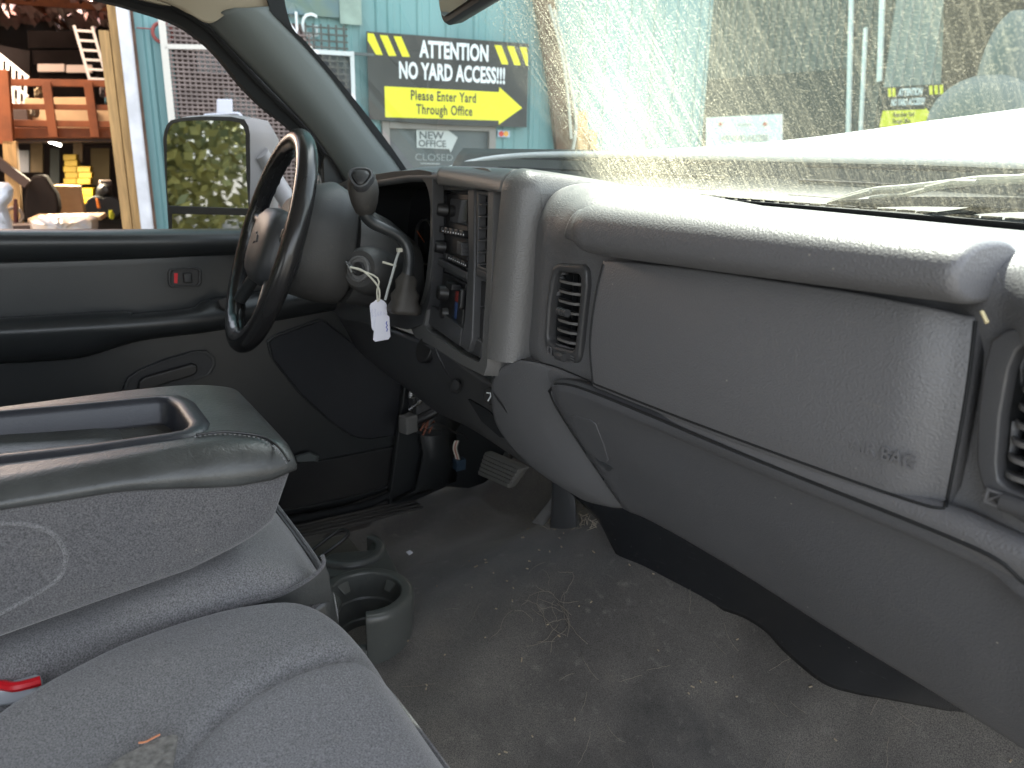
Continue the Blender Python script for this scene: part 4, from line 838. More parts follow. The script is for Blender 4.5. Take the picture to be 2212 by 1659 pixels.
# skirt
rings += [[V((E2[i].x, E2[i].y, .318))+V(((cc.x-E2[i].x), (cc.y-E2[i].y), 0))*.01 for i in range(n)], [V((E2[i].x, E2[i].y, .24))+V(((cc.x-E2[i].x), (cc.y-E2[i].y), 0))*.06 for i in range(n)]]
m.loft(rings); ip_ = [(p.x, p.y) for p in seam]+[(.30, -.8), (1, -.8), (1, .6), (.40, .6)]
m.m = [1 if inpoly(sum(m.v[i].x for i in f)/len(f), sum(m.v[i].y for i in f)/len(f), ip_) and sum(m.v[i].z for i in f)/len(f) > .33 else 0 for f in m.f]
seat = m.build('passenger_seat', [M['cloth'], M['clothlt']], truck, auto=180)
m = MB(); m.tube([V((E2[i].x, E2[i].y, .326)) for i in range(60, 150)], .0032, 8); m.build('seat_piping', M['cloth'], seat)
# worn mesh patch and loose thread
wpz = [xy(u, v, .398) for u, v in ((225, 1668), (262, 1638), (305, 1616), (345, 1598), (372, 1590), (384, 1592), (378, 1635), (366, 1700), (225, 1740))]
m = MB(); m.prism([V((p.x, p.y, .3975)) for p in wpz], (0, 0, .002)); M['worn'] = mat('worn_mesh', (.24, .23, .21), .9, ('v', 220, 1.0), var=.5, vscale=160)
m.build('worn_patch', M['worn'], seat, smooth=False)
m = MB(); q = [xy(u, v, .40) for u, v in ((300, 1608), (315, 1606), (330, 1598), (346, 1590))]; m.tube(catmull([(p.x, p.y, .4015) for p in q], 12), .0008, 5); m.build('loose_thread', mat('orange_thread', (.5, .2, .1), .8), seat)
m = MB(); m.box((.47, -.12, .15), (.42, .55, .16)); m.build('seat_base', M['black'], seat, bevel=.02)
# seat backs (behind the frame) and driver seat
def sback(x0, name, y0=-.52):
    m = MB()
    for a in [0]:
        ss = []
        for k in range(9):
            t = k/8; z = .30+.55*t; y = y0-.16*t; hw = .25-.03*t
            ss.append([V((x0+p[0]*hw/.25, y+p[1], z)) for p in rr(.50, .13, .05)])
        m.loft(ss)
    o = m.build(name, M['cloth'], truck, auto=60)
    m = MB(); m.loft([[V((x0+p[0]*q, y0-.19+p[1]*q, z)) for p in rr(.26, .11, .045)] for z, q in ((.86, .8), (.90, 1), (.98, 1), (1.02, .8))]); m.build('headrest', M['cloth'], o, auto=60)
    m = MB(); m.tube([(x0-.06, y0-.17, .83), (x0-.06, y0-.19, .90)], .006, 8); m.tube([(x0+.06, y0-.17, .83), (x0+.06, y0-.19, .90)], .006, 8); m.build('headrest_post', M['chrome'], o)
    return o
sback(.47, 'passenger_seat_back', -.62)
db = sback(-.43, 'driver_seat_back', -.50)
m = MB(); m.loft([[V((-.43+p[0]*q, -.16+p[1]*q, z)) for p in rr(.48, .58, .08)] for z, q in ((.16, .85), (.22, .97), (.30, 1), (.335, .97), (.345, .88))]); m.build('driver_seat', M['cloth'], truck, auto=180)
# ---------------- folded centre armrest
def ytab(pts, x=.17): return sorted([(P(u, v, x=x).y, P(u, v, x=x).z) for u, v in pts])
LB = [(-.80, .545)]+ytab([(0, 1102), (154, 1079), (257, 1062), (360, 1056), (463, 1054), (514, 1051), (591, 1039), (630, 1024)])
FB = [(-.80, .33)]+ytab([(0, 1395), (206, 1320), (411, 1248), (550, 1176), (606, 1135), (626, 1095), (632, 1060), (634, 1040)])
TO = [P(u, v, z=.560) for u, v in ((0, 900), (187, 883), (340, 868), (365, 867), (391, 878), (422, 922), (416, 938), (391, 945), (187, 975), (0, 996))]
TO = [V((-.085, -.60, .560))]+TO+[V((.085, -.60, .560))]; TOP = [(p.x, p.y) for p in TO]
m = MB(); ss = []; ys = [-.75+.85*i/70 for i in range(70)]+[.105, .12, .135, .145, .155, .165, .174, .182, .189, .195, .200, .2045, .2075, .209]
for y in ys:
    f = max(0, (y-.07)/.139); g_ = sqrt(max(0, 1-f**3)); bt_ = lin(LB, y); top = bt_+(.556+.004*sm(-.3, .1, y)-bt_)*(.38+.62*g_); hw = .137*(.93+.07*g_)
    pts = []
    for (a, zt) in ((-1, 0), (-1.015, .12), (-1.02, .3), (-1.005, .48), (-.975, .62), (-.93, .75), (-.88, .86), (-.83, .94))+tuple((-.8+1.6*i/50, .975+.025*(1-(2*i/50-1)**2)) for i in range(51))+((.85, .93), (.90, .84), (.945, .73), (.98, .60), (1.005, .46), (1.02, .3), (1.015, .12), (1, 0)):
        z = bt_+(top-bt_+.004)*zt; x = .033+hw*a
        if zt > .9 and inpoly(x, y, TOP): z -= .044
        pts.append(V((x, y, z)))
    ss.append(pts)
m.loft(ss); arm = m.build('center_armrest', M['leather'], truck, auto=70)
m = MB(); ss = []; y1 = FB[-1][0]
for i in range(46):
    y = -.75+(y1+.75)*i/45; f = max(0, (y-(y1-.10))/.10); bot = lin(FB, y); tp_ = lin(LB, y)+.004; hw = .134*(1-.10*f**3)
    ss.append([V((.033+hw*a, y, bot+(tp_-bot)*zt)) for a, zt in ((-1, 1), (-1, .6), (-1, .25), (-.97, .06), (-.9, 0), (0, 0), (.9, 0), (.97, .05), (.995, .14), (1.008, .4), (1.008, .7), (1, 1), (.85, 1), (.8, .3), (-.8, .3), (-.85, 1))])
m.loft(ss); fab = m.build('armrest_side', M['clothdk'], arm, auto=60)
m = MB(); q = [P(u, v, x=.1675) for u, v in ((-60, 1122), (0, 1130), (60, 1133), (110, 1150), (138, 1185), (141, 1215), (125, 1250), (80, 1282), (0, 1325), (-60, 1350))]; m.tube(catmull(q, 40), .0022, 8); m.build('hinge_cover_seam', M['cloth'], arm)
def armtop(u, v, z0=.558, up=.001):
    p = P(u, v, z=z0)
    for _ in range(4):
        y = p.y; f = max(0, min(1, (y-.07)/.139)); g_ = sqrt(max(0, 1-f**3)); bt_ = lin(LB, y); top = bt_+(.556+.004*sm(-.3, .1, y)-bt_)*(.38+.62*g_)
        a = abs(p.x-.033)/(.137*(.93+.07*g_)); zt = 1 if a < .8 else lin([(.8, .975), (.91, .88), (.985, .66), (1.02, .3)], a); p = P(u, v, z=bt_+(top-bt_+.004)*zt+up)
    return p
sl_ = ((424, 939), (460, 934), (500, 933), (562, 941), (590, 956), (609, 974), (624, 996))
m = MB(); q = catmull([armtop(u, v) for u, v in sl_], 40); m.tube(q, .0013, 6); m.build('leather_seam', M['black'], arm)
m = MB(); qq = catmull([armtop(u-5, v+5, up=.0008) for u, v in sl_], 50)
for a, b in zip(qq[::2], qq[1::2]): m.tube([a, b], .0006, 5)
m.build('stitching', M['cloth'], arm)
# recessed tray
o_ = resamp([V((p.x, p.y, .563)) for p in TO], 120); c_ = V((.01, -.25, .563))
def inset(o_, d):
    n = len(o_); out = []
    for i in range(n):
        t = (o_[(i+1) % n]-o_[i-1]).normalized(); nn = V((-t.y, t.x, 0)); nn = nn if nn.dot(c_-o_[i]) > 0 else -nn; out.append(o_[i]+nn*d)
    return out
m = MB(); m.loft([[p+V((0, 0, dz)) for p in inset(o_, d)] for d, dz in ((-.017, -.004), (-.013, .0015), (-.003, .0035), (.001, .0035), (.005, .002), (.008, -.004), (.011, -.024), (.015, -.028), (.030, -.029))], cap=False); tray = m.build('storage_tray', mat('tray_plastic', (.022, .024, .03), .38, ('v', 500, .2), dust=.2, dustcol=(.1, .1, .1)), arm, auto=60)
m = MB(); m.prism([p+V((0, 0, -.0295)) for p in inset(o_, .012)], (0, 0, .003)); m.build('tray_mat', mat('rubber_mat', (.04, .04, .038), .75, ('v', 320, .8), dust=.5, dustcol=(.12, .115, .1), speck=.6), arm, smooth=False)
# ---------------- lower centre cushion
m = MB(); ss = []
for i in range(40):
    t = i/39; y = -.7+.945*t; f = max(0, (y-.15)/.095)
    top = lin([(-.7, .36), (0, .40), (.12, .425), (.18, .42), (.245, .395)], y)-.03*max(0, f)**3
    hw = .168-.006*f**2
    ss.append([V((hw*a, y, .22+(top-.22)*zt)) for a, zt in ((-1, 0), (-1, .5), (-1, .85), (-.94, .97), (-.8, 1), (-.4, 1.02), (0, 1.03), (.4, 1.02), (.8, 1), (.94, .97), (1, .85), (1, .5), (1, 0))])
m.loft(ss); cush = m.build('center_cushion', M['cloth'], truck, auto=180)
# leather front facing of the cushion
m = MB(); ss = []
for dz, dy, hwm in ((0, -.004, 1.0), (-.006, .004, 1.01), (-.04, .009, 1.01), (-.09, .006, 1.0), (-.15, -.01, .98)):
    ss.append([V((.166*hwm*a, .246+dy-.012*abs(a)**6, .378+dz-.010*abs(a)**4)) for a in [-1+2*i/24 for i in range(25)]]+[V((.1665*hwm, .238+dy-.02*k, .366+dz-.005*k)) for k in (1, 3, 6, 9)])
m.loft(ss, closed=False); m.build('cushion_front', M['leather'], cush, solid=.006, auto=180)
m = MB(); m.tube([p+V((0, .002, .002)) for p in ss[0]], .0024, 8); m.build('cushion_piping', M['clothdk'], cush)
m = MB(); m.prism([P(u, v, x=.1695) for u, v in ((520, 1308), (600, 1287), (660, 1256), (690, 1232), (702, 1216), (712, 1240), (716, 1275), (714, 1300), (520, 1340))], (-.004, 0, 0)); m.build('side_leather', M['leather'], cush, bevel=.0015)
m = MB(); m.tube(catmull([P(u, v, x=.170) for u, v in ((520, 1308), (600, 1287), (660, 1256), (690, 1232), (700, 1215), (696, 1200))], 30), .0022, 8); m.build('side_seam', M['clothdk'], cush)
# driver side of centre seat is open; red and silver belt latch
bk_ = empty('seat_belt_buckle', P(40, 1490, z=.36), 'seat belt latch with red button between centre and passenger seats', 'buckle')
m = MB(); m.box(P(30, 1480, z=.365), (.05, .035, .02), (V((.3, .95, 0)).normalized(), V((-.95, .3, 0)).normalized(), Z3)); m.build('buckle_body', mat('silver_plastic', (.4, .42, .44), .35), bk_, bevel=.005)
m = MB(); m.tube(catmull([P(u, v, z=.376) for u, v in ((-60, 1485), (0, 1480), (30, 1484), (60, 1478), (88, 1470))], 12), .0045, 8); m.build('red_button', M['red'], bk_)
# ---------------- cup holder
CH = mat('cupholder_plastic', (.058, .062, .061), .34, ('v', 500, .2), dust=.35, dustcol=(.14, .145, .125), scr=.1)
chz = .2
b1 = P(790, 1272, z=chz); b2 = P(760, 1182, z=chz)
def cupring(c, ro, ri, h, name, a0, a1, par):
    """swept wall of a cup well: flat rim, stepped inside"""
    prof = [(ro*.88, -h), (ro*.93, -h*.6), (ro-.0005, -.012), (ro-.0015, -.0045), (ro-.005, -.001), (ro-.009, 0), (ri+.003, 0), (ri+.0008, -.001), (ri, -.004), (ri*.975, -h*.30), (ri*.93, -h*.315), (ri*.92, -h*.36), (ri*.90, -h*.55), (ri*.85, -h*.565), (ri*.84, -h*.6), (ri*.81, -h*.76), (ri*.75, -h*.775), (ri*.72, -h*.96), (ri*.70, -h)]
    m = MB(); n = 60; m.loft([[c+V((cos(radians(a0+(a1-a0)*k/n))*q, sin(radians(a0+(a1-a0)*k/n))*q, z)) for q, z in prof] for k in range(n+1)])
    o = m.build(name, CH, par, auto=32, bevel=.0012); m = MB(); m.cyl(c-Z3*h, Z3, ro*.86, h*.06, 40); m.build('cup_floor', CH, o if par is truck else par); return o
cupc = V((b1.x+.005, b1.y-.002, chz)); cups = V((b2.x-.01, b2.y, chz-.004))
ch = cupring(cupc, .074, .053, .14, 'cup_holder', -22, 250, truck)
cupring(cups, .062, .043, .13, 'small_cup', -72, 118, ch)
cupring(cupc-Z3*.055, .0725, .053, .085, 'low_wall', 250, 338, ch)
m = MB(); m.prism([V((x, y, chz-.012)) for x, y in ((cupc.x-.07, cupc.y-.01), (cupc.x-.02, cupc.y+.07), (cups.x+.02, cups.y+.058), (cups.x-.01, cups.y-.03), (cupc.x-.12, cupc.y-.06))], (0, 0, -.01)); m.build('cup_deck', CH, ch, bevel=.004)
for c, r, angs in ((cupc, .053, (110, 200, 8)), (cups, .043, (85, 5))):
    for a in angs:
        a = radians(a); d = V((cos(a), sin(a), 0)); e = V((-sin(a), cos(a), 0)); p0 = c+d*(r+.001)+Z3*-.006
        m = MB(); m.prism([p0+e*.011, p0-e*.011, p0-e*.006-d*.012-Z3*.014, p0+e*.006-d*.012-Z3*.014], Z3*-.003); m.build('cup_tab', CH, ch, bevel=.002)
m = MB(); lp = P(728, 1303, z=.19); m.ball(lp-V((.03, .02, .012)), .035, 10, (1.2, 1, .5)); m.build('front_pad', CH, ch)
m = MB(); q = P(700, 1175, z=.175); m.tube(catmull([q+V((-.02, -.02, -.02)), q+V((-.015, .03, .01)), q+V((0, .045, .012)), q+V((.012, .03, .005)), q+V((.012, -.02, -.02))], 30), .0035, 8); m.build('coin_clip', M['black'], ch)
m = MB(); m.box(q+V((-.005, 0, -.03)), (.10, .12, .02)); m.build('holder_base', mat('holder_base', (.07, .065, .055), .7, dust=.4), ch, bevel=.004)
lt_ = empty('litter', cupc-V((0, 0, .12)), 'scraps and blue and white bits in the bottom of the big cup well', 'litter')
random.seed(3); m = MB()
for i in range(26):
    a, r = random.uniform(-1.6, .4), random.uniform(.005, .035); c = cupc+V((cos(a)*r, sin(a)*r, -.13)); d = V((random.uniform(-1, 1), random.uniform(-1, 1), random.uniform(0, .5))).normalized(); m.tube([c, c+d*random.uniform(.006, .022)], .0007, 4)
m.build('straw_bits', mat('dry_straw', (.35, .3, .2), .9), lt_)
m = MB(); c = cupc+V((.0, -.022, -.118)); m.tube([c, c+V((.012, .012, .008))], .0022, 6); m.build('blue_scrap', mat('blue_scrap', (.03, .2, .55), .5), lt_)
m = MB(); m.tube([c+V((.012, .012, .008)), c+V((.020, .022, .014))], .0015, 6); m.build('white_scrap', M['tag'], lt_)
# ---------------- carpet
def cz(x, y):
    toe = .82*max(0, y-.72)+.0
    tun = lin([(-.1, .07), (.3, .10), (.5, .13), (.75, .18), (1.1, .24)], y)*exp(-abs((x+.02)/.30)**2.2)
    z = max(toe, 0)*.9 if x > .0 else max(0, y-.86)*1.0
    k = sm(-.35, .3, x); toeA = .9*max(0, y-.73); toeB = 1.0*max(0, y-.88); z = toeB*(1-k)+toeA*k
    z = sqrt(z*z+tun*tun)*.6+.4*max(z, tun)
    z += .005*sin(x*17+2)*sin(y*13)+.003*sin(x*41+y*23)
    if x < -.62: z = z*(1-sm(-.62, -.72, x))
    return z+.01
random.seed(11)
carpet = grid('floor_carpet', lambda s, t: V((-.73+1.75*s, -.4+1.65*t, cz(-.73+1.75*s, -.4+1.65*t))), 220, 220, M['carpet'], truck)
m = MB()
for x0, x1, y in ((-.76, 1.0, 1.26),): m.box(((x0+x1)/2, y, .35), (x1-x0, .02, .76))
m.build('firewall', M['matblack'], truck, smooth=False)
m = MB(); m.prism([P(u, v, x=-.70) for u, v in [(878, 800), (1200, 760), (1060, 1060), (965, 1052), (880, 1090), (840, 1090)]], (-.02, 0, 0)); m.build('kick_panel', M['door'], truck, bevel=.004)
m = MB(); m.loft([[P(u, v, x=-.695+d) for u, v, d in r] for r in ([(882, 830, 0), (885, 900, 0), (905, 925, .02), (915, 980, .03), (900, 1060, .03), (850, 1085, .02)], [(960, 830, 0), (955, 880, 0), (950, 925, .03), (968, 985, .03), (960, 1050, .03), (935, 1060, .02)], [(1030, 850, 0), (1010, 900, 0), (985, 930, 0), (990, 985, 0), (985, 1040, 0), (970, 1045, 0)])], closed=False); m.build('kick_trim', M['door'], truck, solid=.008, auto=60)
m = MB(); m.prism([P(u, v, x=-.66) for u, v in ((896, 925), (912, 930), (940, 928), (955, 930), (957, 940), (930, 944), (898, 938))], (-.02, 0, 0)); m.build('fuse_shelf', M['door'], truck, bevel=.003)
# parking brake pedal and linkage
m = MB(); pb = P(882, 915, x=-.62); m.box(pb, (.03, .035, .042), ((X3+Y3*.3).normalized(), (Y3-X3*.3).normalized(), Z3)); pbk = m.build('parking_brake_pedal', M['pedal'], truck, bevel=.004)
m = MB(); m.tube([pb+V((.0, .01, 0)), P(930, 895, x=-.62), P(985, 860, x=-.60), P(1010, 840, x=-.6)], .011, 10); m.build('pedal_arm', M['black'], pbk)
m = MB(); m.tube([P(935, 880, x=-.56), P(985, 855, x=-.55), P(1020, 838, x=-.54)], .0028, 6); m.build('release_cable', mat('tan_cable', (.2, .15, .08), .6), pbk)
m = MB(); m.box(P(925, 870, x=-.64), (.02, .07, .05)); m.box(P(900, 855, x=-.65), (.03, .03, .04)); m.cyl(P(906, 846, x=-.63), X3, .006, .006, 14); m.build('brake_bracket', M['bezeldk'], pbk, bevel=.004)
m = MB(); m.tube([P(884, 885, x=-.62), P(908, 868, x=-.61), P(920, 850, x=-.60)], .004, 8); m.cyl(P(888, 850, x=-.64), X3, .010, .008, 16); m.build('link_rod', M['chrome'], pbk)
# wires and connector
wh = MB()
wh.tube(catmull([P(u, v, x=-.63) for u, v in ((925, 925), (940, 915), (965, 925), (985, 935), (1000, 938), (1010, 950))], 18), .0028, 6)
hn = wh.build('wiring_harness', M['black'], truck)
for du, cl_ in ((0, (.7, .68, .6)), (3, (.5, .2, .15)), (6, (.65, .6, .5)), (9, (.03, .03, .03))):
    m = MB(); m.tube(catmull([P(u+du, v, x=-.63+du*.001) for u, v in ((984, 952), (980, 968), (984, 984), (986, 992))], 12), .0026, 6); m.build('loose_wire', mat('wire_%d' % du, cl_, .5), hn)
m = MB(); m.box(P(992, 1002, x=-.628), (.022, .026, .028)); m.build('wire_connector', mat('grey_blue_connector', (.035, .06, .09), .4), hn, bevel=.002)
for i, (u, v) in enumerate(((912, 915), (922, 908), (930, 920), (917, 925))):
    m = MB(); m.tube(catmull([P(u, v, x=-.645), P(u+8, v-10, x=-.64), P(u-4, v+16, x=-.63)], 8), .0025, 6); m.build('loose_wire', M['wire'], hn)
# pedals
def pedal(pts, y, th, name, ribs=0, mat_=None):
    q = [P(u, v, y=y) for u, v in pts]; m = MB(); n = (q[1]-q[0]).cross(q[3]-q[0]).normalized(); n = n if n.y < 0 else -n
    m.prism(q, -n*th); o = m.build(name, mat_ or M['pedal'], truck, bevel=.004)
    for k in range(ribs):
        t = (k+.5)/ribs; a = q[0].lerp(q[3], .08+.84*t); b = q[1].lerp(q[2], .08+.84*t); m = MB(); m.bar(a.lerp(b, .04)+n*.001, a.lerp(b, .96)+n*.001, .0065, .004, up=n); m.build('tread_rib', M['pedal'], o, bevel=.001)
    return o
bp_ = pedal([(1046, 976), (1130, 1012), (1098, 1056), (1030, 1026)], .735, .018, 'brake_pedal', 5)
m = MB(); m.tube([P(1085, 1010, y=.75), P(1110, 960, y=.80), P(1120, 880, y=.9)], .010, 10); m.build('pedal_arm', M['black'], bp_)
gp_ = pedal([(1195, 1068), (1205, 1092), (1168, 1136), (1145, 1130)], .75, .01, 'accelerator_pedal', 0, mat('worn_pedal', (.22, .22, .22), .6, ('n', 200, .4), dust=.4))
# support bracket post
m = MB(); ss = []
for v, w0, w1, d in ((1020, 1204, 1240, .72), (1060, 1203, 1241, .725), (1100, 1198, 1246, .73), (1132, 1192, 1251, .735), (1137, 1192, 1251, .735)):
    a = P(w0, v, y=d+.02); b = P(w1, v, y=d); c = (a+b)/2+V((-.0, -.018, 0)); e = P((w0+w1)/2, v, y=d+.05)
    ss.append(catmull([a, a.lerp(c, .6)+V((-.004, -.008, 0)), c, c.lerp(b, .5)+V((.003, -.005, 0)), b, e], 20))
m.loft(ss); m.build('dash_support_bracket', mat('bracket_plastic', (.06, .062, .065), .3, ('v', 500, .2)), truck, auto=50)
# debris
random.seed(21)
def hairs(name, n, cx_, cy_, sp, L_, r, mt, label, cat, curl=1.):
    m = MB()
    for i in range(n):
        x, y = cx_+random.gauss(0, sp), cy_+random.gauss(0, sp); a = random.uniform(0, 6.28); pts = []; l = random.uniform(.4, 1)*L_
        for k in range(7):
            pts.append((x, y, cz(x, y)+.0035+random.uniform(0, .0015))); a += random.uniform(-.6, .6)*curl; x += cos(a)*l/6; y += sin(a)*l/6
        m.tube(pts, r, 4)
    o = m.build(name, mt, None, auto=180); return setp(o, label, cat, None, 'stuff')
hm = mat('pale_hair', (.28, .24, .19), .8)
p1 = P(1180, 1480, z=.01)
hairs('dog_hair', 20, p1.x, p1.y, .03, .07, .0003, hm, 'tangle of pale hair on the carpet ahead of the passenger seat', 'hair')
hairs('carpet_hair', 55, .22, .72, .20, .05, .00024, hm, 'stray pale hairs spread over the floor carpet', 'hair', .5)
m = MB()
for i in range(170):
    x, y = random.uniform(-.25, .75), random.uniform(.35, 1.1); l = random.uniform(.0014, .0036) if random.random() < .9 else random.uniform(.004, .007); a = random.uniform(0, 3.14); z = cz(x, y)+.0045
    m.box((x, y, z), (l*1.6, .0017, .0013), (V((cos(a), sin(a), 0)), V((-sin(a), cos(a), 0)), Z3))
setp(m.build('crumbs', mat('straw_crumb', (.42, .34, .24), .8), None, smooth=False), 'pale crumbs and straw bits scattered over the grey carpet', 'crumbs', None, 'stuff')
m = MB(); 
for i in range(60):
    c = P(random.uniform(1160, 1290), random.uniform(1115, 1150), y=.76); a = random.uniform(0, 6.28); m.tube([c+Z3*.004, c+V((cos(a)*.012, sin(a)*.012, .012))], .0006, 4)
setp(m.build('dry_grass', hm, None), 'dry grass bits gathered at the foot of the dash bracket', 'dry grass', None, 'stuff')
m = MB(); m.prism([xy(u, v, .1).to_3d()+V((0, 0, .112)) for u, v in ((878, 1206), (886, 1202), (892, 1207), (884, 1212))], (0, 0, .002))
setp(m.build('paper_scrap', M['tag'], None, smooth=False), 'tiny white scrap of paper on the carpet beyond the cup holder', 'scrap')
m = MB(); m.tube([P(2121, 673, y=.49), P(2128, 688, y=.488), P(2132, 697, y=.487)], .0012, 6)
setp(m.build('straw', mat('pale_straw', (.7, .6, .35), .8), None), 'pale straw caught under the end of the grab handle', 'straw')
# ============================================================ WAREHOUSE
wh_ = empty('warehouse', WL(0, GZ), 'teal corrugated metal warehouse with an open bay and a grey side door', 'warehouse')
def corr(name, s0, s1, z0, z1, mt, par, pitch=.23, d=.012, off=0):
    pr_ = []; s = s0
    while s < s1:
        for ds, o in ((0, 0), (.06, 0), (.075, d), (.10, d), (.115, 0), (.165, 0), (.17, d*.35), (.18, d*.35), (.185, 0)):
            if s+ds <= s1: pr_.append((s+ds, o))
        s += pitch
    pr_.append((s1, 0)); m = MB(); m.loft([[WL(a, z, o+off) for a, o in pr_] for z in (z0, (z0+z1)/2, z1)], closed=False)
    return m.build(name, mt, par, smooth=False)
HZ = 13.5
corr('wall', -.34, 1.36, GZ, HZ, M['teal'], wh_); corr('wall', 2.31, 4.35, GZ, HZ, M['teal'], wh_); corr('wall', 1.36, 2.31, 1.07, HZ, M['teal'], wh_)
corr('wall', -14, -7.5, GZ, HZ, M['teal'], wh_); corr('wall', -7.5, -.34, 4.2, HZ, M['teal'], wh_)
m = MB(); m.prism([WL(4.35, GZ, 0), WL(4.35, GZ, -16), WL(4.35, GZ, -16)+Z3*14.4, WL(4.35, GZ, 0)+Z3*14.4], WW*-.05); m.build('end_wall', M['teal'], wh_, smooth=False)
# trim and posts of the bay
m = MB(); m.prism([WL(-.43, GZ, -.02), WL(-.34, GZ, -.02), WL(-.34, 4.2, -.02), WL(-.43, 4.2, -.02)], WN*.07); m.build('bay_trim', M['white'], wh_, bevel=.005)
m = MB(); m.prism([WL(-.345, GZ, .05), WL(-.325, GZ, .05), WL(-.325, 4.2, .05), WL(-.345, 4.2, .05)], WN*.01); m.build('trim_edge', M['rustbrown'], wh_)
for a, b, t in ((-.56, -.495, 1.60), (-.49, -.435, 4.1)):
    m = MB(); m.prism([WL(a, GZ, -.20), WL(b, GZ, -.20), WL(b, t, -.20), WL(a, t, -.20)], WN*.14); m.build('bay_post', M['wood'], wh_, bevel=.004)
# side door with writing
m = MB(); m.prism([WL(1.42, GZ, -.03), WL(2.25, GZ, -.03), WL(2.25, 1.02, -.03), WL(1.42, 1.02, -.03)], WN*.02); sd_ = m.build('side_door', M['doorgrey'], wh_, smooth=False)
m = MB()
for a, b, c_, d_ in ((1.36, 1.42, GZ, 1.07), (2.25, 2.31, GZ, 1.07), (1.42, 2.25, 1.02, 1.07)):
    m.prism([WL(a, c_, -.02), WL(b, c_, -.02), WL(b, d_, -.02), WL(a, d_, -.02)], WN*.05)
m.build('door_frame', mat('door_frame_tan', (.24, .22, .2), .6), wh_, bevel=.003)
cw_ = M['signwh']
# guard grilles over the windows: expanded-metal lattices on a dark opening
def lattice(name, s0, s1, z0, z1, off, mt, pitch=.07, w_=.014):
    m = MB(); s = s0
    while s <= s1+1e-6: m.bar(WL(s, z0, off), WL(s, z1, off), w_, .012, up=WN); s += pitch
    z = z0
    while z <= z1+1e-6: m.bar(WL(s0, z, off+.008), WL(s1, z, off+.008), w_*.9, .012, up=WN); z += pitch*.8
    return m.build(name, mt, wh_, smooth=False)
m = MB(); m.prism([WL(-.10, .1, .03), WL(.80, .1, .03), WL(.80, 1.72, .03), WL(-.10, 1.72, .03)], WN*.02); m.build('window_panel', M['brown'], wh_, smooth=False)
m = MB(); m.prism([WL(.22, .5, .055), WL(.42, .5, .055), WL(.42, 1.15, .055), WL(.22, 1.25, .055)], WN*.01); m.prism([WL(.05, 1.35, .055), WL(.5, 1.35, .055), WL(.5, 1.5, .055), WL(.05, 1.52, .055)], WN*.01); m.build('window_pane', mat('pale_pane', (.35, .38, .38), .3), wh_, smooth=False)
lattice('window_guard', -.15, .84, .05, 1.66, .12, M['mesh'], .036, .013)
m = MB(); m.bar(WL(-.15, .02, .13), WL(-.15, 1.68, .13), .045, .02, up=WN); m.bar(WL(-.15, 1.50, .13), WL(.84, 1.55, .13), .03, .02, up=WN); m.build('guard_bar', mat('pale_bar', (.6, .58, .52), .6), wh_)
m = MB(); m.prism([WL(.86, .2, .03), WL(1.16, .2, .03), WL(1.16, 1.55, .03), WL(.86, 1.55, .03)], WN*.02); m.build('window_panel', mat('window_dark', (.05, .06, .065), .4), wh_, smooth=False)
lattice('window_guard', .80, 1.10, .2, 1.72, .12, mat('dark_mesh', (.07, .07, .06), .6), .055, .013)
m = MB(); m.bar(WL(1.13, .2, .11), WL(1.13, 1.55, .11), .03, .02, up=WN); m.bar(WL(.78, 1.53, .14), WL(1.12, 1.53, .14), .03, .01, up=WN); m.build('guard_bar', mat('white_bar', (.65, .66, .66), .5), wh_)
m = MB(); m.bar(WL(1.12, 1.54, .08), WL(1.30, 1.54, .08), .02, .02, up=WN); m.build('guard_bracket', M['doorgrey'], wh_)
# brown strip put in for the windshield's shade edge; pipe and boards
m = MB(); m.prism([WP(u, v, .10) for u, v in [(1145, -60), (1168, 60), (1190, 200), (1206, 350), (1212, 420), (1262, 420), (1252, 330), (1238, 220), (1222, 120), (1196, -10), (1188, -60)]], WN*-.06); m.build('shade_edge_strip', M['rustbrown'], wh_, smooth=False)
m = MB(); m.tube(catmull([WP(u, v, .18) for u, v in ((1196, 20), (1215, 90), (1232, 180), (1244, 260), (1240, 310), (1228, 360))], 24), .014, 8); m.tube(catmull([WP(u, v, .22) for u, v in ((1186, 10), (1212, 110), (1226, 200), (1234, 300))], 24), .012, 8); m.build('grey_conduit', mat('conduit', (.4, .42, .38), .5), wh_)
m = MB(); m.prism([WP(u, v, .12) for u, v in [(1240, 240), (1262, 240), (1268, 420), (1246, 420)]], WN*.05); m.prism([WP(u, v, .12) for u, v in [(1270, 280), (1284, 285), (1284, 420), (1268, 420)]], WN*.05); m.build('leaning_board', M['wood'], wh_, smooth=False)
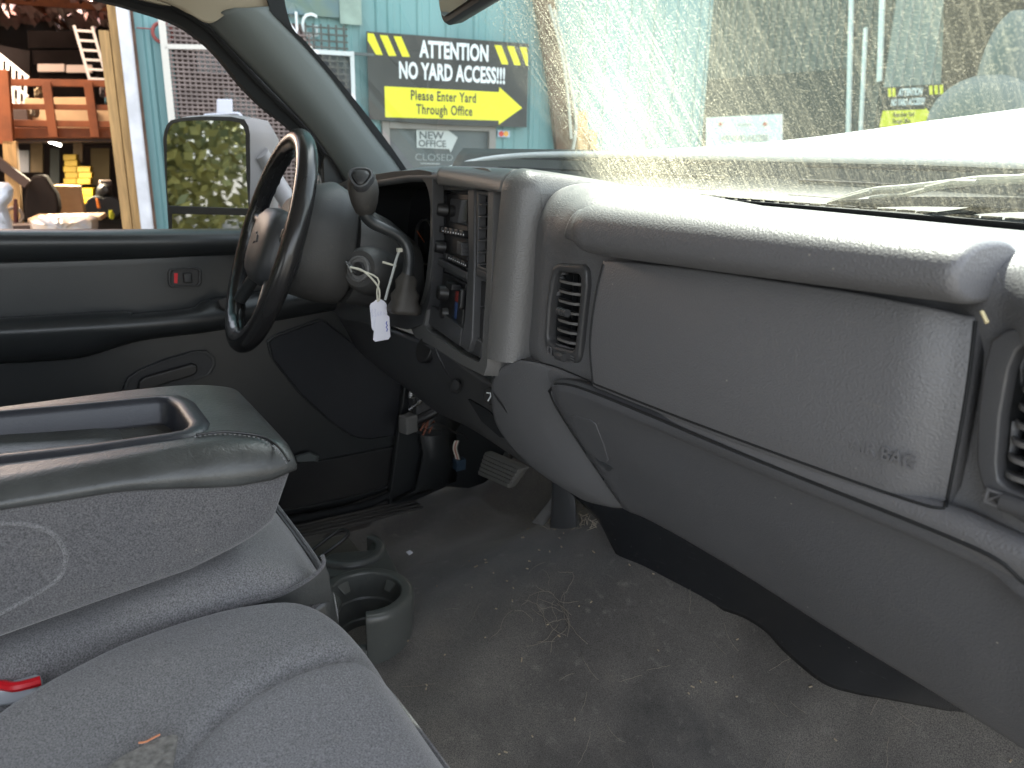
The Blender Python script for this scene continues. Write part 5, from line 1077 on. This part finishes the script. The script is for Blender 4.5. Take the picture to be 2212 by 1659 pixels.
# ---- signs (own things)
sg = empty('attention_sign', WL(1.9, 1.06, .06), 'black banner reading ATTENTION NO YARD ACCESS with yellow arrow, above the grey door', 'sign')
def SG(a, b, d=.0): return WL(1.25+a*1.31, 1.06+b*.64, .07+d)     # a,b in 0..1 across the sign
m = MB(); m.prism([SG(.0, .03), SG(.5, -.005), SG(1, .0), SG(1.0, 1), SG(.5, 1.0), SG(0, 1)], WN*.012); m.build('banner', M['signbk'], sg, smooth=False)
for a in (.005, .075, .155): 
    m = MB(); m.prism([SG(a, .97, .013), SG(a+.045, .97, .013), SG(a+.095, .755, .013), SG(a+.05, .75, .013)] if a > .01 else [SG(a, .98, .013), SG(a+.035, .98, .013), SG(a+.085, .755, .013), SG(a+.045, .755, .013), SG(a, .90, .013)], WN*.002); m.build('hazard_stripe', M['signye'], sg, smooth=False)
for a in (.775, .857, .94):
    m = MB(); m.prism([SG(a, .955, .013), SG(min(a+.045, .995), .955, .013), SG(min(a+.09, .995), .76 if a < .9 else .86, .013), SG(min(a+.09, .998), .74, .013), SG(min(a+.05, .985), .74, .013)], WN*.002); m.build('hazard_stripe', M['signye'], sg, smooth=False)
m = MB(); m.prism([SG(.095, .41, .013), SG(.81, .41, .013), SG(.81, .47, .013), SG(.965, .235, .013), SG(.81, .02, .013), SG(.81, .07, .013), SG(.095, .06, .013)], WN*.002); m.build('arrow', M['signye'], sg, smooth=False)
def stext(body, a, b, h, sx, mt, bold=.03, nm='lettering', space=1.02): return text(nm, body, SG(a, b, .0155), WW, Z3, h*.64, .001, mt, sg, sx=sx, bold=bold, space=space)
stext('ATTENTION', .525, .765, .185, .60, M['signwh'], .035)
stext('NO YARD ACCESS!!!', .515, .515, .185, .575, M['signwh'], .032)
stext('Please Enter Yard', .455, .272, .115, .66, M['signbk'], .022, space=1.1)
stext('Through Office', .46, .115, .115, .66, M['signbk'], .022, space=1.1)
# new office sign on the door
no = empty('office_arrow_sign', WL(1.8, .7, .02), 'small white arrow sign reading NEW OFFICE on the grey door', 'sign')
m = MB(); m.prism([WP(u, v, .0) for u, v in [(899, 280), (959, 281), (958, 274), (988, 297), (973, 330), (970, 322), (900, 319)]], WN*.006); m.build('board', mat('faded_white', (.5, .52, .5), .6), no, smooth=False)
def wtext(body, u, v, h, mt, par, sx=.8, nm='lettering', bold=.01, off=.008): return text(nm, body, WP(u, v, off), WW, Z3, h, .001, mt, par, sx=sx, bold=bold)
wtext('NEW', 932, 300, .058, M['doorgrey'], no, 1.1, bold=.02); wtext('OFFICE', 934, 317, .052, M['doorgrey'], no, 1.0, bold=.02)
wtext('CLOSED', 938, 347, .055, mat('chalk', (.30, .33, .32), .8), sd_, 1.15, nm='chalk_writing', off=-.006, bold=-.01)
m = MB(); m.bar(WP(908, 353, -.006), WP(950, 354, -.006), .008, .002, up=WN); m.build('chalk_line', mat('chalk2', (.35, .38, .37), .8), sd_)
cdS = empty('card_sticker', WP(1088, 289, .03), 'small red and orange payment sticker on the teal wall beside the door', 'sticker')
m = MB(); m.prism([WP(u, v, .028) for u, v in ((1075, 281), (1101, 283), (1101, 297), (1075, 296))], WN*.003); m.build('backing', mat('pale_blue', (.4, .5, .6), .5), cdS, smooth=False)
for u, c in ((1083, (.6, .06, .04)), (1093, (.75, .35, .05))):
    m = MB(); p = WP(u, 289, .033+(u-1083)*.0002); m.cyl(p, WN, .022, .001, 20); m.build('disc', mat('disc_%d' % u, c, .5), cdS, smooth=False)
# painted mural sign at the top left of the windshield (blue and green with pale lettering)
mu = empty('blue_sign', WL(.85, 1.9, .04), 'blue and green painted sign with white letters at the edge of the teal wall', 'sign')
m = MB(); m.prism([WL(.2, 1.78, .05), WL(1.20, 1.78, .05), WL(1.20, 2.9, .05), WL(.2, 2.9, .05)], WN*.01); m.build('board', mat('sign_blue', (.04, .14, .30), .5, col2=(.15, .2, .12), vscale=1.6), mu, smooth=False)
m = MB(); m.prism([WL(1.06, 1.74, .062), WL(1.22, 1.74, .062), WL(1.22, 2.9, .062), WL(1.06, 2.9, .062)], WN*.01); m.build('pale_border', mat('sand_paint', (.33, .42, .36), .6, var=.3), mu, smooth=False)
text('lettering', 'NG', WP(648, 78, .08), WW, Z3, .17, .002, M['signwh'], mu, sx=.8, bold=0)
# hose ring on the wall
hr_ = MB(); c = WP(610*0+351+0, 71, .09); hr_.tube([c+(WW*cos(2*pi*k/32)+Z3*sin(2*pi*k/32))*.062 for k in range(33)], .012, 8, cap=False)
hr_.tube([c-WW*.06+Z3*.02, WP(295, 60, .04)], .004, 6)
setp(hr_.build('red_ring', mat('faded_red', (.3, .07, .06), .6), None), 'faded red ring hooked on the corner of the window guard', 'ring')
# ------------------------------------------------------------ inside the bay
def B(u, v, d): return WP(u, v, -d)
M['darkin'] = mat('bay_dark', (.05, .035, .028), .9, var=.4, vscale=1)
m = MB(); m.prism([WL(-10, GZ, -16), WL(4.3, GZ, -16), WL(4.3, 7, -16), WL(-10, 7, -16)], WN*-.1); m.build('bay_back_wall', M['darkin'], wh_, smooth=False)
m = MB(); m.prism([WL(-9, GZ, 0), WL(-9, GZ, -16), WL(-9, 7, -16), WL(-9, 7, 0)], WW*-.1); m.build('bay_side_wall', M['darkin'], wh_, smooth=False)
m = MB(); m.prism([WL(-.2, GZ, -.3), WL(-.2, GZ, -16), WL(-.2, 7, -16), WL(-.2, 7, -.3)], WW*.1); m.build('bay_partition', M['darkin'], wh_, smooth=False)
# crumpled foil insulation under the roof
foil = mat('foil_insulation', (.60, .45, .38), .25, metal=.3, col2=(.45, .2, .16), vscale=.9)
random.seed(5)
def foilpt(s, t):
    a = -9+9*s; d = .3+15.7*t; z = 3.05+.035*d
    z += .10*sin(a*5+d*2.3)+.09*sin(a*11+d*7)+.05*sin(a*23-d*17)+random.uniform(-.07, .07)
    return WL(a, z, -d)
rin = grid('roof_insulation', foilpt, 110, 150, foil, wh_)
bm_ = bmesh.new(); bm_.from_mesh(rin.data); random.seed(77); bmesh.ops.delete(bm_, geom=[f for f in bm_.faces if random.random() < .05], context='FACES_ONLY'); bm_.to_mesh(rin.data); bm_.free()
m = MB()
for k in (1, 3, 5): m.bar(WL(-9, 2.92+.035*(1+2*k), -1-2*k), WL(-.2, 2.92+.035*(1+2*k), -1-2*k), .08, .14)
for k in (1, 3): m.bar(WL(-8+1.8*k, 3.0, -.3), WL(-8+1.8*k, 3.5, -15.8), .08, .10)
m.build('roof_beam', M['woodor'], wh_, smooth=False)
# holes left at random in the foil let the sky show through
# mezzanine
D1 = 4.2
mz = empty('mezzanine', B(120, 290, D1)-Z3*0, 'orange timber mezzanine with post and rail balustrade inside the open bay', 'mezzanine')
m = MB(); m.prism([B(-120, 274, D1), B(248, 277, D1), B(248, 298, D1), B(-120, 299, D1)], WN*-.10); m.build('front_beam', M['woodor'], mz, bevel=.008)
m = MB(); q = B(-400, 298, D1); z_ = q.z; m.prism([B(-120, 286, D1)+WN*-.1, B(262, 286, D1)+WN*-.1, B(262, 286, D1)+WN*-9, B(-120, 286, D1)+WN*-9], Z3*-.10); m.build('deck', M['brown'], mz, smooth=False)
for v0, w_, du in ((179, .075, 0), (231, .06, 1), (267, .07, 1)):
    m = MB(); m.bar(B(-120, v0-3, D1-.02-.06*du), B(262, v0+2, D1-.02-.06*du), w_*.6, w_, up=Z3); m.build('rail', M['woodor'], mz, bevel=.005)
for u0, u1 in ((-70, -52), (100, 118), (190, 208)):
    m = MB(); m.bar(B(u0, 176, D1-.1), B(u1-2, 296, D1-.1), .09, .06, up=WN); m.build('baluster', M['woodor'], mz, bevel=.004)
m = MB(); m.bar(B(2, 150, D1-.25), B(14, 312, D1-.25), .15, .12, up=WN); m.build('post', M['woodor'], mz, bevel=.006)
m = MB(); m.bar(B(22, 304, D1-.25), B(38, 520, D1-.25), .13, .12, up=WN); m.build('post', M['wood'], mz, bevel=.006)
m = MB(); m.bar(B(-10, 345, D1-.4), B(60, 398, D1-.4), .10, .08, up=WN); m.build('stair_brace', M['brown'], mz)
# boards and things on the mezzanine
for i, (a, b, c, d, dd) in enumerate(((113, 210, 196, 232, 5.2), (118, 236, 204, 277, 5.0), (52, 212, 108, 262, 5.4), (207, 232, 248, 276, 5.1))):
    m = MB(); m.prism([B(a, b, dd), B(c, b, dd), B(c, d, dd), B(a, d, dd)], WN*-.3); setp(m.build('plywood_stack', M['plyw'], None, bevel=.01), ['upper tan plywood box standing between the balusters on the mezzanine', 'lower long tan plywood box at the mezzanine edge', 'tan plywood panel left of the baluster on the mezzanine', 'short tan box at the far right end of the mezzanine'][i], 'box')
m = MB(); m.prism([B(16, 236, 5.1), B(58, 236, 5.1), B(62, 266, 5.1), B(16, 266, 5.1)], WN*-.3); setp(m.build('dark_crate', M['brown'], None, bevel=.01), 'dark brown crate behind the lower rail at left of the mezzanine', 'crate')
# black sheet rack
rk = empty('black_storage_rack', B(125, 208, 7), 'tall black storage rack with two white strips standing on the mezzanine', 'rack')
bkm = mat('rack_black', (.012, .009, .008), .95, var=.5, vscale=2, spec=.1)
for (a, b, c, d, dd) in ((58, 66, 192, 104, 7.2), (70, 108, 196, 140, 7.1), (84, 157, 206, 176, 7.1), (96, 178, 196, 210, 7.0)):
    m = MB(); m.prism([B(a, b, dd), B(c, b, dd), B(c+2, d, dd), B(a+2, d, dd)], WN*-.4); m.build('panel', bkm, rk, bevel=.01)
for (a, b, c, d) in ((81, 138, 139, 155), (143, 140, 199, 157)):
    m = MB(); m.prism([B(a, b, 6.95), B(c, b, 6.95), B(c, d, 6.95), B(a, d, 6.95)], WN*-.1); m.build('white_strip', mat('strip_white', (.6, .5, .42), .6), rk, bevel=.005)
# ladders
def ladder(a, b, c, d, dd, n, lab, hw=.16, skew=18):
    l = empty('ladder', B(c, d, dd), lab, 'ladder', 'ladders standing on the mezzanine')
    A1, A2 = B(a, b, dd), B(c, d, dd); off = (B(a, b+skew*2.4, dd)-A1) if skew > 8 and abs(c-a) > 50 else WW*.22
    for s in (0, 1):
        m = MB(); m.bar(A1+off*s, A2+off*s, .035, .03, up=WN); m.build('rail', lm_, l)
    for k in range(n):
        p = A1.lerp(A2, (k+.5)/n); m = MB(); m.bar(p, p+off, .03, .03, up=WN); m.build('rung', lm_, l)
lm_ = mat('aluminium_ladder', (.9, .88, .82), .35)
ladder(-30, 95, 62, 168, 5.6, 7, 'bright aluminium ladder lying along the upper left of the bay', skew=18)
ladder(-30, 142, 60, 208, 5.5, 7, 'second bright ladder below the upper one at left of the bay', skew=16)
ladder(160, 55, 196, 180, 6.6, 6, 'pale ladder leaning at the right of the black rack', skew=10)
ladder(-20, 188, 50, 224, 5.6, 5, 'low ladder behind the left end of the top rail', skew=10)
m = MB(); m.prism([B(-40, 90, 5.9), B(64, 110, 5.9), B(64, 228, 5.9), B(-40, 228, 5.9)], WN*-.1); setp(m.build('dark_sheet', bkm, None, smooth=False), 'dark sheet standing behind the ladders at left of the bay', 'sheet')
# bright window high at right, tube lamp below the deck
wd = MB(); wd.prism([B(228, 112, 9), B(268, 112, 9), B(268, 134, 9), B(228, 134, 9)], WN*-.02); wd.prism([B(229, 137, 9), B(268, 137, 9), B(268, 176, 9), B(229, 176, 9)], WN*-.02); wd.build('lit_window', emis('daylit_window', (1, .93, .85), 1.2), wh_, smooth=False)
tl_ = empty('tube_lamp', B(120, 308, 5), 'lit fluorescent tube lamp hanging under the mezzanine', 'lamp')
m = MB(); m.bar(B(106, 304, 5), B(132, 313, 5), .055, .045); m.build('tube', emis('lamp_glow', (1, 1, .85), 5), tl_)
m = MB(); m.bar(B(102, 300, 5), B(136, 310, 5), .12, .02); m.tube([B(110, 300, 5), B(112, 288, 5)], .008, 6); m.build('housing', mat('lamp_housing', (.3, .3, .28), .5), tl_)
def arealamp(nm, loc, e, size, col_, dirn):
    l = bpy.data.lights.new(nm, 'AREA'); l.energy = e; l.size = size; l.color = col_; o = bpy.data.objects.new(nm, l); sc.collection.objects.link(o); o.location = loc; o.rotation_euler = V(dirn).to_track_quat('-Z', 'Y').to_euler(); return o
arealamp('lamp_light', B(120, 318, 4.9), 30, .6, (1, .85, .6), (0, 0, -1))
arealamp('bay_fill_light', WL(-3.5, 2.7, -3.5), 95, 3, (1, .82, .65), (0, 0, -1)); arealamp('bay_fill_light', WL(-3.5, 1.6, -4.5), 90, 3, (1, .82, .7), (0, 0, 1))  # added fill lamps, one down and one up, to brighten the bay
# yellow boxes
ybm = mat('yellow_carton', (.50, .33, .04), .6, var=.2, vscale=8); random.seed(8)
n_ = 0
lv = ['bottom', 'second', 'third', 'fourth', 'fifth', 'top']
for cidx, (u0, u1, base, hgt, cnt) in enumerate(((138, 166, 398, 12.5, 5), (167, 196, 398, 12.5, 3), (176, 200, 440, 16, 2))):
    for k in range(cnt):
        v1 = base-k*(hgt+.5); m = MB(); j = random.uniform(-2, 2)
        m.prism([B(u0+j, v1-hgt, 6.3-cidx*.25), B(u1+j, v1-hgt, 6.3-cidx*.25), B(u1+j, v1, 6.3-cidx*.25), B(u0+j, v1, 6.3-cidx*.25)], WN*-.3)
        pos = 'top' if k == cnt-1 else lv[k]
        setp(m.build('yellow_carton', ybm if cidx < 2 else mat('yellow_bin%d' % k, (.75, .48, .02), .5), None, bevel=.008), '%s yellow carton of the %s stack under the mezzanine' % (pos, ['left', 'middle', 'front right'][cidx]), 'carton', 'yellow cartons stacked under the mezzanine')
# far pale wall pieces under the mezzanine
for i, (a, b, c, d, mt, lab) in enumerate(((196, 320, 236, 400, (.16, .12, .06), 'brown board standing behind the stacked cartons'), (37, 325, 62, 372, (.4, .42, .45), 'pale hanging sheet behind the orange post under the mezzanine'), (66, 305, 92, 372, (.22, .16, .09), 'tan plank hanging in the dark under the mezzanine'), (158, 306, 178, 350, (.3, .22, .14), 'tan upright board above the yellow cartons'), (108, 320, 128, 400, (.08, .09, .09), 'dark grey cabinet under the tube lamp'))):
    m = MB(); m.prism([B(a, b, 7.5), B(c, b, 7.5), B(c, d, 7.5), B(a, d, 7.5)], WN*-.1); setp(m.build('board', mat('board_%d' % i, mt, .7), None, smooth=False), lab, 'board')
# dark chair back, cardboard, machine
m = MB(); m.prism([B(u, v, 3.9) for u, v in [(60, 392), (70, 380), (95, 378), (104, 392), (122, 420), (127, 450), (120, 480), (52, 480), (50, 430)]], WN*-.25); setp(m.build('high_backed_chair', mat('seat_dark', (.022, .017, .015), .95, spec=.15), None, bevel=.03, seg=3), 'dark brown high backed seat standing in the bay entrance', 'seat')
m = MB(); m.prism([B(114, 400, 4.6), B(172, 402, 4.6), B(182, 462, 4.6), B(128, 462, 4.6)], WN*-.2); setp(m.build('cardboard_box', mat('cardboard', (.30, .17, .08), .8, var=.2), None, bevel=.01), 'large brown cardboard box behind the dark seat', 'box')
qd = empty('quad_bike', B(225, 452, 4.8), 'dark small quad bike parked at right of the bay', 'quad bike')
m = MB(); m.loft([[B(225+math.cos(a*pi/8)*r, v+math.sin(a*pi/8)*h, 4.8+dd) for a in range(16)] for r, v, h, dd in ((8, 410, 8, -.25), (17, 412, 16, -.15), (19, 425, 24, .2), (12, 425, 20, .5))]); m.build('body', M['black'], qd, auto=60)
for u in (212, 240):
    m = MB(); m.cyl(B(u, 446, 4.7), WN, .13, .12, 24); m.build('wheel', M['matblack'], qd, bevel=.02)
m = MB(); m.box(B(228, 396, 4.8), (.22, .14, .08)); m.build('seat', M['brown'], qd, bevel=.02)
m = MB(); m.loft([[p+V((random.uniform(-.005, .005), 0, 0)) for p in (B(206, 428, 4.3), B(212, 430, 4.3), B(217, 450, 4.3), B(210, 450, 4.3))], [p-WN*.05 for p in (B(206, 428, 4.3), B(212, 430, 4.3), B(217, 450, 4.3), B(210, 450, 4.3))]])
setp(m.build('orange_bottle', mat('orange_plastic', (.8, .2, .02), .4), None, bevel=.01), 'small bright orange bottle beside the quad bike', 'bottle')
# bicycle wheel
bw = MB(); c = B(31, 465, 3.7)
bw.tube([c+(WW*cos(2*pi*k/40)+Z3*sin(2*pi*k/40))*.085 for k in range(41)], .012, 8, cap=False); bw.tube([c+(WW*cos(2*pi*k/40)+Z3*sin(2*pi*k/40))*.065 for k in range(41)], .007, 8, cap=False)
for k in range(12): bw.tube([c, c+(WW*cos(2*pi*k/12)+Z3*sin(2*pi*k/12))*.065], .0025, 4)
setp(bw.build('bicycle_wheel', mat('wheel_grey', (.18, .14, .11), .5), None), 'small spoked bicycle wheel at the lower left of the bay', 'wheel')
m = MB(); m.tube([B(34, 440, 3.4), B(35, 490, 3.4)], .022, 10); m.tube([B(33, 430, 3.4), B(34, 442, 3.4)], .018, 10); setp(m.build('dark_bottle', mat('dark_red_bottle', (.06, .012, .012), .3), None), 'tall dark bottle with red top in front of the bicycle wheel', 'bottle')
# wrapped pallet and white bulk
def lump(name, pts, d, dep, mt, lab, cat, seed):
    random.seed(seed); o_ = resamp([B(u, v, d) for u, v in pts], 48); c_ = sum(o_, V())/48; m = MB()
    ss = [[c_+(p-c_)*q-WN*dep*w_+V((random.uniform(-.012, .012), 0, random.uniform(-.012, .012))) for p in o_] for q, w_ in ((.15, 0), (.5, -.02), (.85, .1), (1, .4), (.9, .8), (.5, 1))]
    m.loft(ss); return setp(m.build(name, mt, None, auto=35), lab, cat)
lump('wrapped_pallet', [(55, 480), (70, 470), (120, 466), (200, 470), (208, 480), (205, 520), (60, 520)], 2.6, .5, mat('plastic_film', (.55, .55, .6), .15, col2=(.75, .6, .45), vscale=9), 'low load wrapped in clear plastic film in front of the bay', 'wrapped load', 2)
m = MB(); m.prism([B(60, 472, 3.0), B(215, 468, 3.0), B(220, 476, 3.0), B(60, 482, 3.0)], WN*-.6); setp(m.build('wide_board', M['plyw'], None, bevel=.006), 'tan board lying on top of the wrapped load', 'board')
m = MB(); m.prism([B(15, 488, 2.8), B(105, 484, 2.8), B(108, 496, 2.8), B(15, 500, 2.8)], WN*-.3); setp(m.build('dark_plank', M['brown'], None, bevel=.006), 'dark plank lying at the left foot of the wrapped load', 'plank')
lump('white_bag', [(-60, 400), (-20, 392), (8, 392), (20, 405), (20, 425), (6, 440), (4, 455), (14, 480), (24, 530), (-60, 530)], 1.0, .3, mat('white_bag', (.75, .76, .8), .4), 'large white plastic bag at the lower left of the bay entrance', 'bag', 6)
for i, (u, v) in enumerate(((11, 468), (241, 465))):
    lump('yellow_rag', [(u-7, v-8), (u, v-11), (u+6, v), (u+4, v+9), (u-6, v+7)], 2.4, .08, mat('yellow_rag%d' % i, (.75, .72, .05), .6), ['bright yellow rag beside the white bag', 'bright yellow rag at the foot of the timber post'][i], 'rag', 9+i)
random.seed(14)
for i, (u, v, c, lab) in enumerate(((222, 198, (.12, .1, .1), 'dark bundle hung at the right of the mezzanine rail'), (232, 202, (.55, .1, .06), 'red bundle hanging on the mezzanine rail'), (233, 215, (.06, .16, .2), 'dark blue bundle hanging below the red one'), (80, 200, (.5, .38, .22), 'pale yellowish coil behind the left end of the rail'), (72, 242, (.45, .4, .28), 'pale netting draped at the mezzanine plywood panel'))):
    lump('bundle', [(u-9, v-9), (u+4, v-13), (u+10, v-2), (u+6, v+12), (u-8, v+9)], 4.4, .2, mat('bundle_%d' % i, c, .8, var=.6, vscale=14), lab, 'bundle', 30+i)
# blue plastic frame parked beyond the mirror
pb_ = MB(); pb_.prism([WP(u, v, 1.0) for u, v in [(468, 214), (502, 214), (503, 246), (468, 246)]], WN*-.08); 
o_ = resamp([WP(u, v, 1.0) for u, v in [(440, 246), (515, 241), (524, 248), (528, 275), (528, 330), (440, 330)]], 40); c_ = sum(o_, V())/40; pb_.ring(o_, [c_+(p-c_)*.88 for p in o_], -WN*.1)
setp(pb_.build('pale_cart', mat('pale_grey_plastic', (.52, .54, .6), .5), None, bevel=.01), 'pale grey cart frame standing before the window guard', 'cart')
# ------------------------------------------------------------ far shed beyond the hood
fy = 15.; M['far'] = mat('far_sheet', (.13, .15, .135), .6, var=.3, vscale=.8, stretch=((1, 1, .2), (0, 0, 0)))
fs = empty('far_shed', (4, fy, GZ), 'grey green metal shed with a dark roller door beyond the hood', 'shed')
def FS(u, v, d=0): return P(u, v, y=fy-d)
def fcorr(name, u0, u1, v0, v1, mt, off=0, pitch=.2):
    a, b = FS(u0, 200), FS(u1, 200); z1, z0 = FS(u0, v0).z, GZ; x = a.x; pr_ = []
    while x < b.x:
        pr_ += [(x, 0), (x+pitch*.5, 0), (x+pitch*.6, .035), (x+pitch*.85, .035), (x+pitch*.95, 0)]; x += pitch
    m = MB(); m.loft([[V((q, fy-off-o, z)) for q, o in pr_] for z in (z0, z1)], closed=False); return m.build(name, mt, fs, smooth=False)
fcorr('wall', 1290, 2500, -700, 600, M['far'])
m = MB(); m.prism([FS(1462, 178, .06), FS(1825, 148, .06), FS(1830, 420, .06), FS(1462, 420, .06)], (0, .02, 0)); m.build('roller_door', mat('roller_dark', (.05, .055, .045), .6), fs, smooth=False)
M['farw'] = mat('far_white', (.7, .74, .7), .5)
for u, t, ww in ((1342, -300, .14), (1452, -300, .05), (1838, -300, .09), (1862, 60, .07), (1908, -300, .10)):
    m = MB(); a, b = FS(u+8*(1 if u > 1500 else 0), t, .1), FS(u-(8 if u > 1500 else 4), 400 if u != 1908 else 176, .1); m.bar(a, b, ww, .05, up=(0, 1, 0)); m.build('downpipe', M['farw'], fs)
fcorr('pale_panel', 1915, 2030, -700, 100, mat('far_pale', (.24, .27, .25), .5), .12)
m = MB(); m.prism([FS(2056, -400, .2), FS(2500, -400, .2), FS(2500, 500, .2), FS(2020, 500, .2)], (0, .05, 0)); m.build('brown_doorway', mat('far_brown', (.055, .045, .03), .8, var=.3), fs, smooth=False)
lump2 = MB(); lump2.ball(P(2120, 260, y=11.5), .75, 12, (1, .6, .8)); lump2.ball(P(2170, 180, y=12.5), .5, 12, (.8, .6, 2.)); setp(lump2.build('covered_machine', mat('pale_cover', (.13, .155, .14), .6), None), 'pale rounded covered machine in the brown doorway beyond the hood', 'machine')
# second attention sign and white notice
s2_ = empty('small_attention_sign', P(1970, 230, y=13.8), 'farther ATTENTION NO YARD ACCESS sign seen above the hood at right', 'sign')
SX0, SX1 = P(1902, 230, y=13.8), P(2034, 230, y=13.8); SWd = SX1.x-SX0.x; zt, zb = P(1970, 185, y=13.8).z, P(1970, 275, y=13.8).z
def S2(a, b, d=0): return V((SX0.x+SWd*a, 13.8-d, zb+(zt-zb)*b))
m = MB(); m.prism([S2(.0, 0), S2(1, 0), S2(1, 1), S2(0, 1)], (0, .03, 0)); m.build('banner', M['signbk'], s2_, smooth=False)
m = MB(); m.prism([V((SX0.x+SWd*.3, 13.83, GZ)), V((SX0.x+SWd*.36, 13.83, GZ)), S2(.36, .1, -.03), S2(.3, .1, -.03)], (0, .05, 0)); m.prism([V((SX0.x+SWd*.7, 13.83, GZ)), V((SX0.x+SWd*.76, 13.83, GZ)), S2(.76, .1, -.03), S2(.7, .1, -.03)], (0, .05, 0)); m.build('sign_leg', M['farw'], s2_, smooth=False)
for a in (.09, .16, .76, .84, .92):
    m = MB(); m.prism([S2(a, .97, .01), S2(a+.05, .97, .01), S2(a+.08, .76, .01), S2(a+.03, .76, .01)], (0, -.005, 0)); m.build('hazard_stripe', M['signye'], s2_, smooth=False)
m = MB(); m.prism([S2(.06, .42, .01), S2(.76, .42, .01), S2(.76, .46, .01), S2(.90, .24, .01), S2(.76, .04, .01), S2(.04, .02, .01)], (0, -.005, 0)); m.build('arrow', M['signye'], s2_, smooth=False)
Hh = zt-zb
for body, a, b, h, sx, mt, bo in (('ATTENTION', .48, .77, .17, .6, M['signwh'], .035), ('NO YARD ACCESS!!!', .46, .54, .16, .56, M['signwh'], .03), ('Please Enter Yard', .42, .26, .12, .6, M['signbk'], .015), ('Through Office', .40, .10, .12, .6, M['signbk'], .015)):
    text('lettering', body, S2(a, b, .017), X3, Z3, h*Hh, .002, mt, s2_, sx=sx*SWd/Hh/2.05, bold=bo)
ws_ = empty('white_notice', P(1605, 280, y=13.2), 'white notice board with faint red lettering standing above the hood', 'sign')
m = MB(); m.prism([P(u, v, y=13.2) for u, v in ((1525, 254), (1688, 246), (1688, 420), (1525, 430))], (0, .04, 0)); m.build('board', mat('notice_white', (.85, .84, .82), .4), ws_, smooth=False)
rdm = mat('notice_red', (.6, .12, .08), .5); bnd = mat('notice_faint', (.55, .5, .46), .5)
a_ = P(1606, 303, y=13.18); b_ = P(1606, 282, y=13.18)
ndx = (P(1688, 246, y=13.2)-P(1525, 254, y=13.2)).normalized(); hh = (b_-a_).length
text('lettering', 'NO YARD ACCESS', P(1606, 304, y=13.18), X3, Z3, hh*.62, .004, bnd, ws_, sx=.9, bold=.02); text('lettering', 'ATTENTION', P(1606, 272, y=13.18), X3, Z3, hh*.28, .004, bnd, ws_, sx=.9)
for u in (1556, 1652):
    m = MB(); c = P(u, 268, y=13.17); m.prism([c+X3*hh*.3, c+Z3*hh*.22, c-X3*hh*.3, c-Z3*hh*.22], (0, -.004, 0)); m.build('red_diamond', rdm, ws_, smooth=False)
# ------------------------------------------------------------ trees behind the truck (seen in the door mirror)
leafA = mat('autumn_leaves', (.36, .33, .10), .7, col2=(.17, .20, .10), vscale=1.2); bark = mat('pale_bark', (.42, .36, .26), .8, var=.4)
def tree(x, y, h, cr, seed, lab):
    random.seed(seed); t = empty('tree', (x, y, GZ), lab, 'tree', 'autumn trees behind the truck')
    m = MB(); pth = [V((x+random.uniform(-.1, .1)*k, y+random.uniform(-.1, .1)*k, GZ+h*.85*k/6)) for k in range(7)]; m.tube(pth, [.14*(1-k/8) for k in range(7)], 8)
    for k in range(9):
        p = pth[2+k % 5]; d = V((random.uniform(-1, 1), random.uniform(-1, 1), random.uniform(.3, 1))).normalized(); m.tube([p, p+d*cr*.5, p+d*cr*.9+Z3*.3], [.04, .025, .01], 6)
    m.build('trunk', bark, t)
    m = MB()
    for k in range(9000):
        cl = k % 26; rs = random.Random(seed*100+cl); c = V((x+rs.gauss(0, cr*.5), y+rs.gauss(0, cr*.5), GZ+h*rs.uniform(.12, 1))); p = c+V((random.gauss(0, .45), random.gauss(0, .45), random.gauss(0, .4)))
        a = V((random.uniform(-1, 1), random.uniform(-1, 1), random.uniform(-1, 1))).normalized(); b = a.orthogonal().normalized(); s_ = random.uniform(.05, .10)
        m.add([p-a*s_, p+b*s_*.6, p+a*s_, p-b*s_*.6], [(0, 1, 2, 3)])
    m.build('crown', leafA, t, smooth=False)
TL = [(-4.6, -6.5, 7, 1.8), (-2.5, -7.5, 7, 1.8), (-3.6, -9, 8, 1.8), (-6, -12, 9, 2), (-1.2, -13, 9, 2), (1.5, -11, 8, 2), (-9, -15, 9, 2.2), (-3.4, -17, 10, 2.2)]
wd_ = ['low tree closest behind the truck toward the bay', 'second low tree close behind the truck', 'nearest yellow leaved tree behind the truck on the warehouse side', 'tall yellow green tree next behind toward the warehouse', 'yellow green tree straight behind the truck', 'rounded tree behind the truck on the passenger side', 'farthest tree toward the warehouse corner', 'tallest tree at the back of the row']
for i, (x, y, h, cr) in enumerate(TL): tree(x, y, h, cr, 50+i, wd_[i])
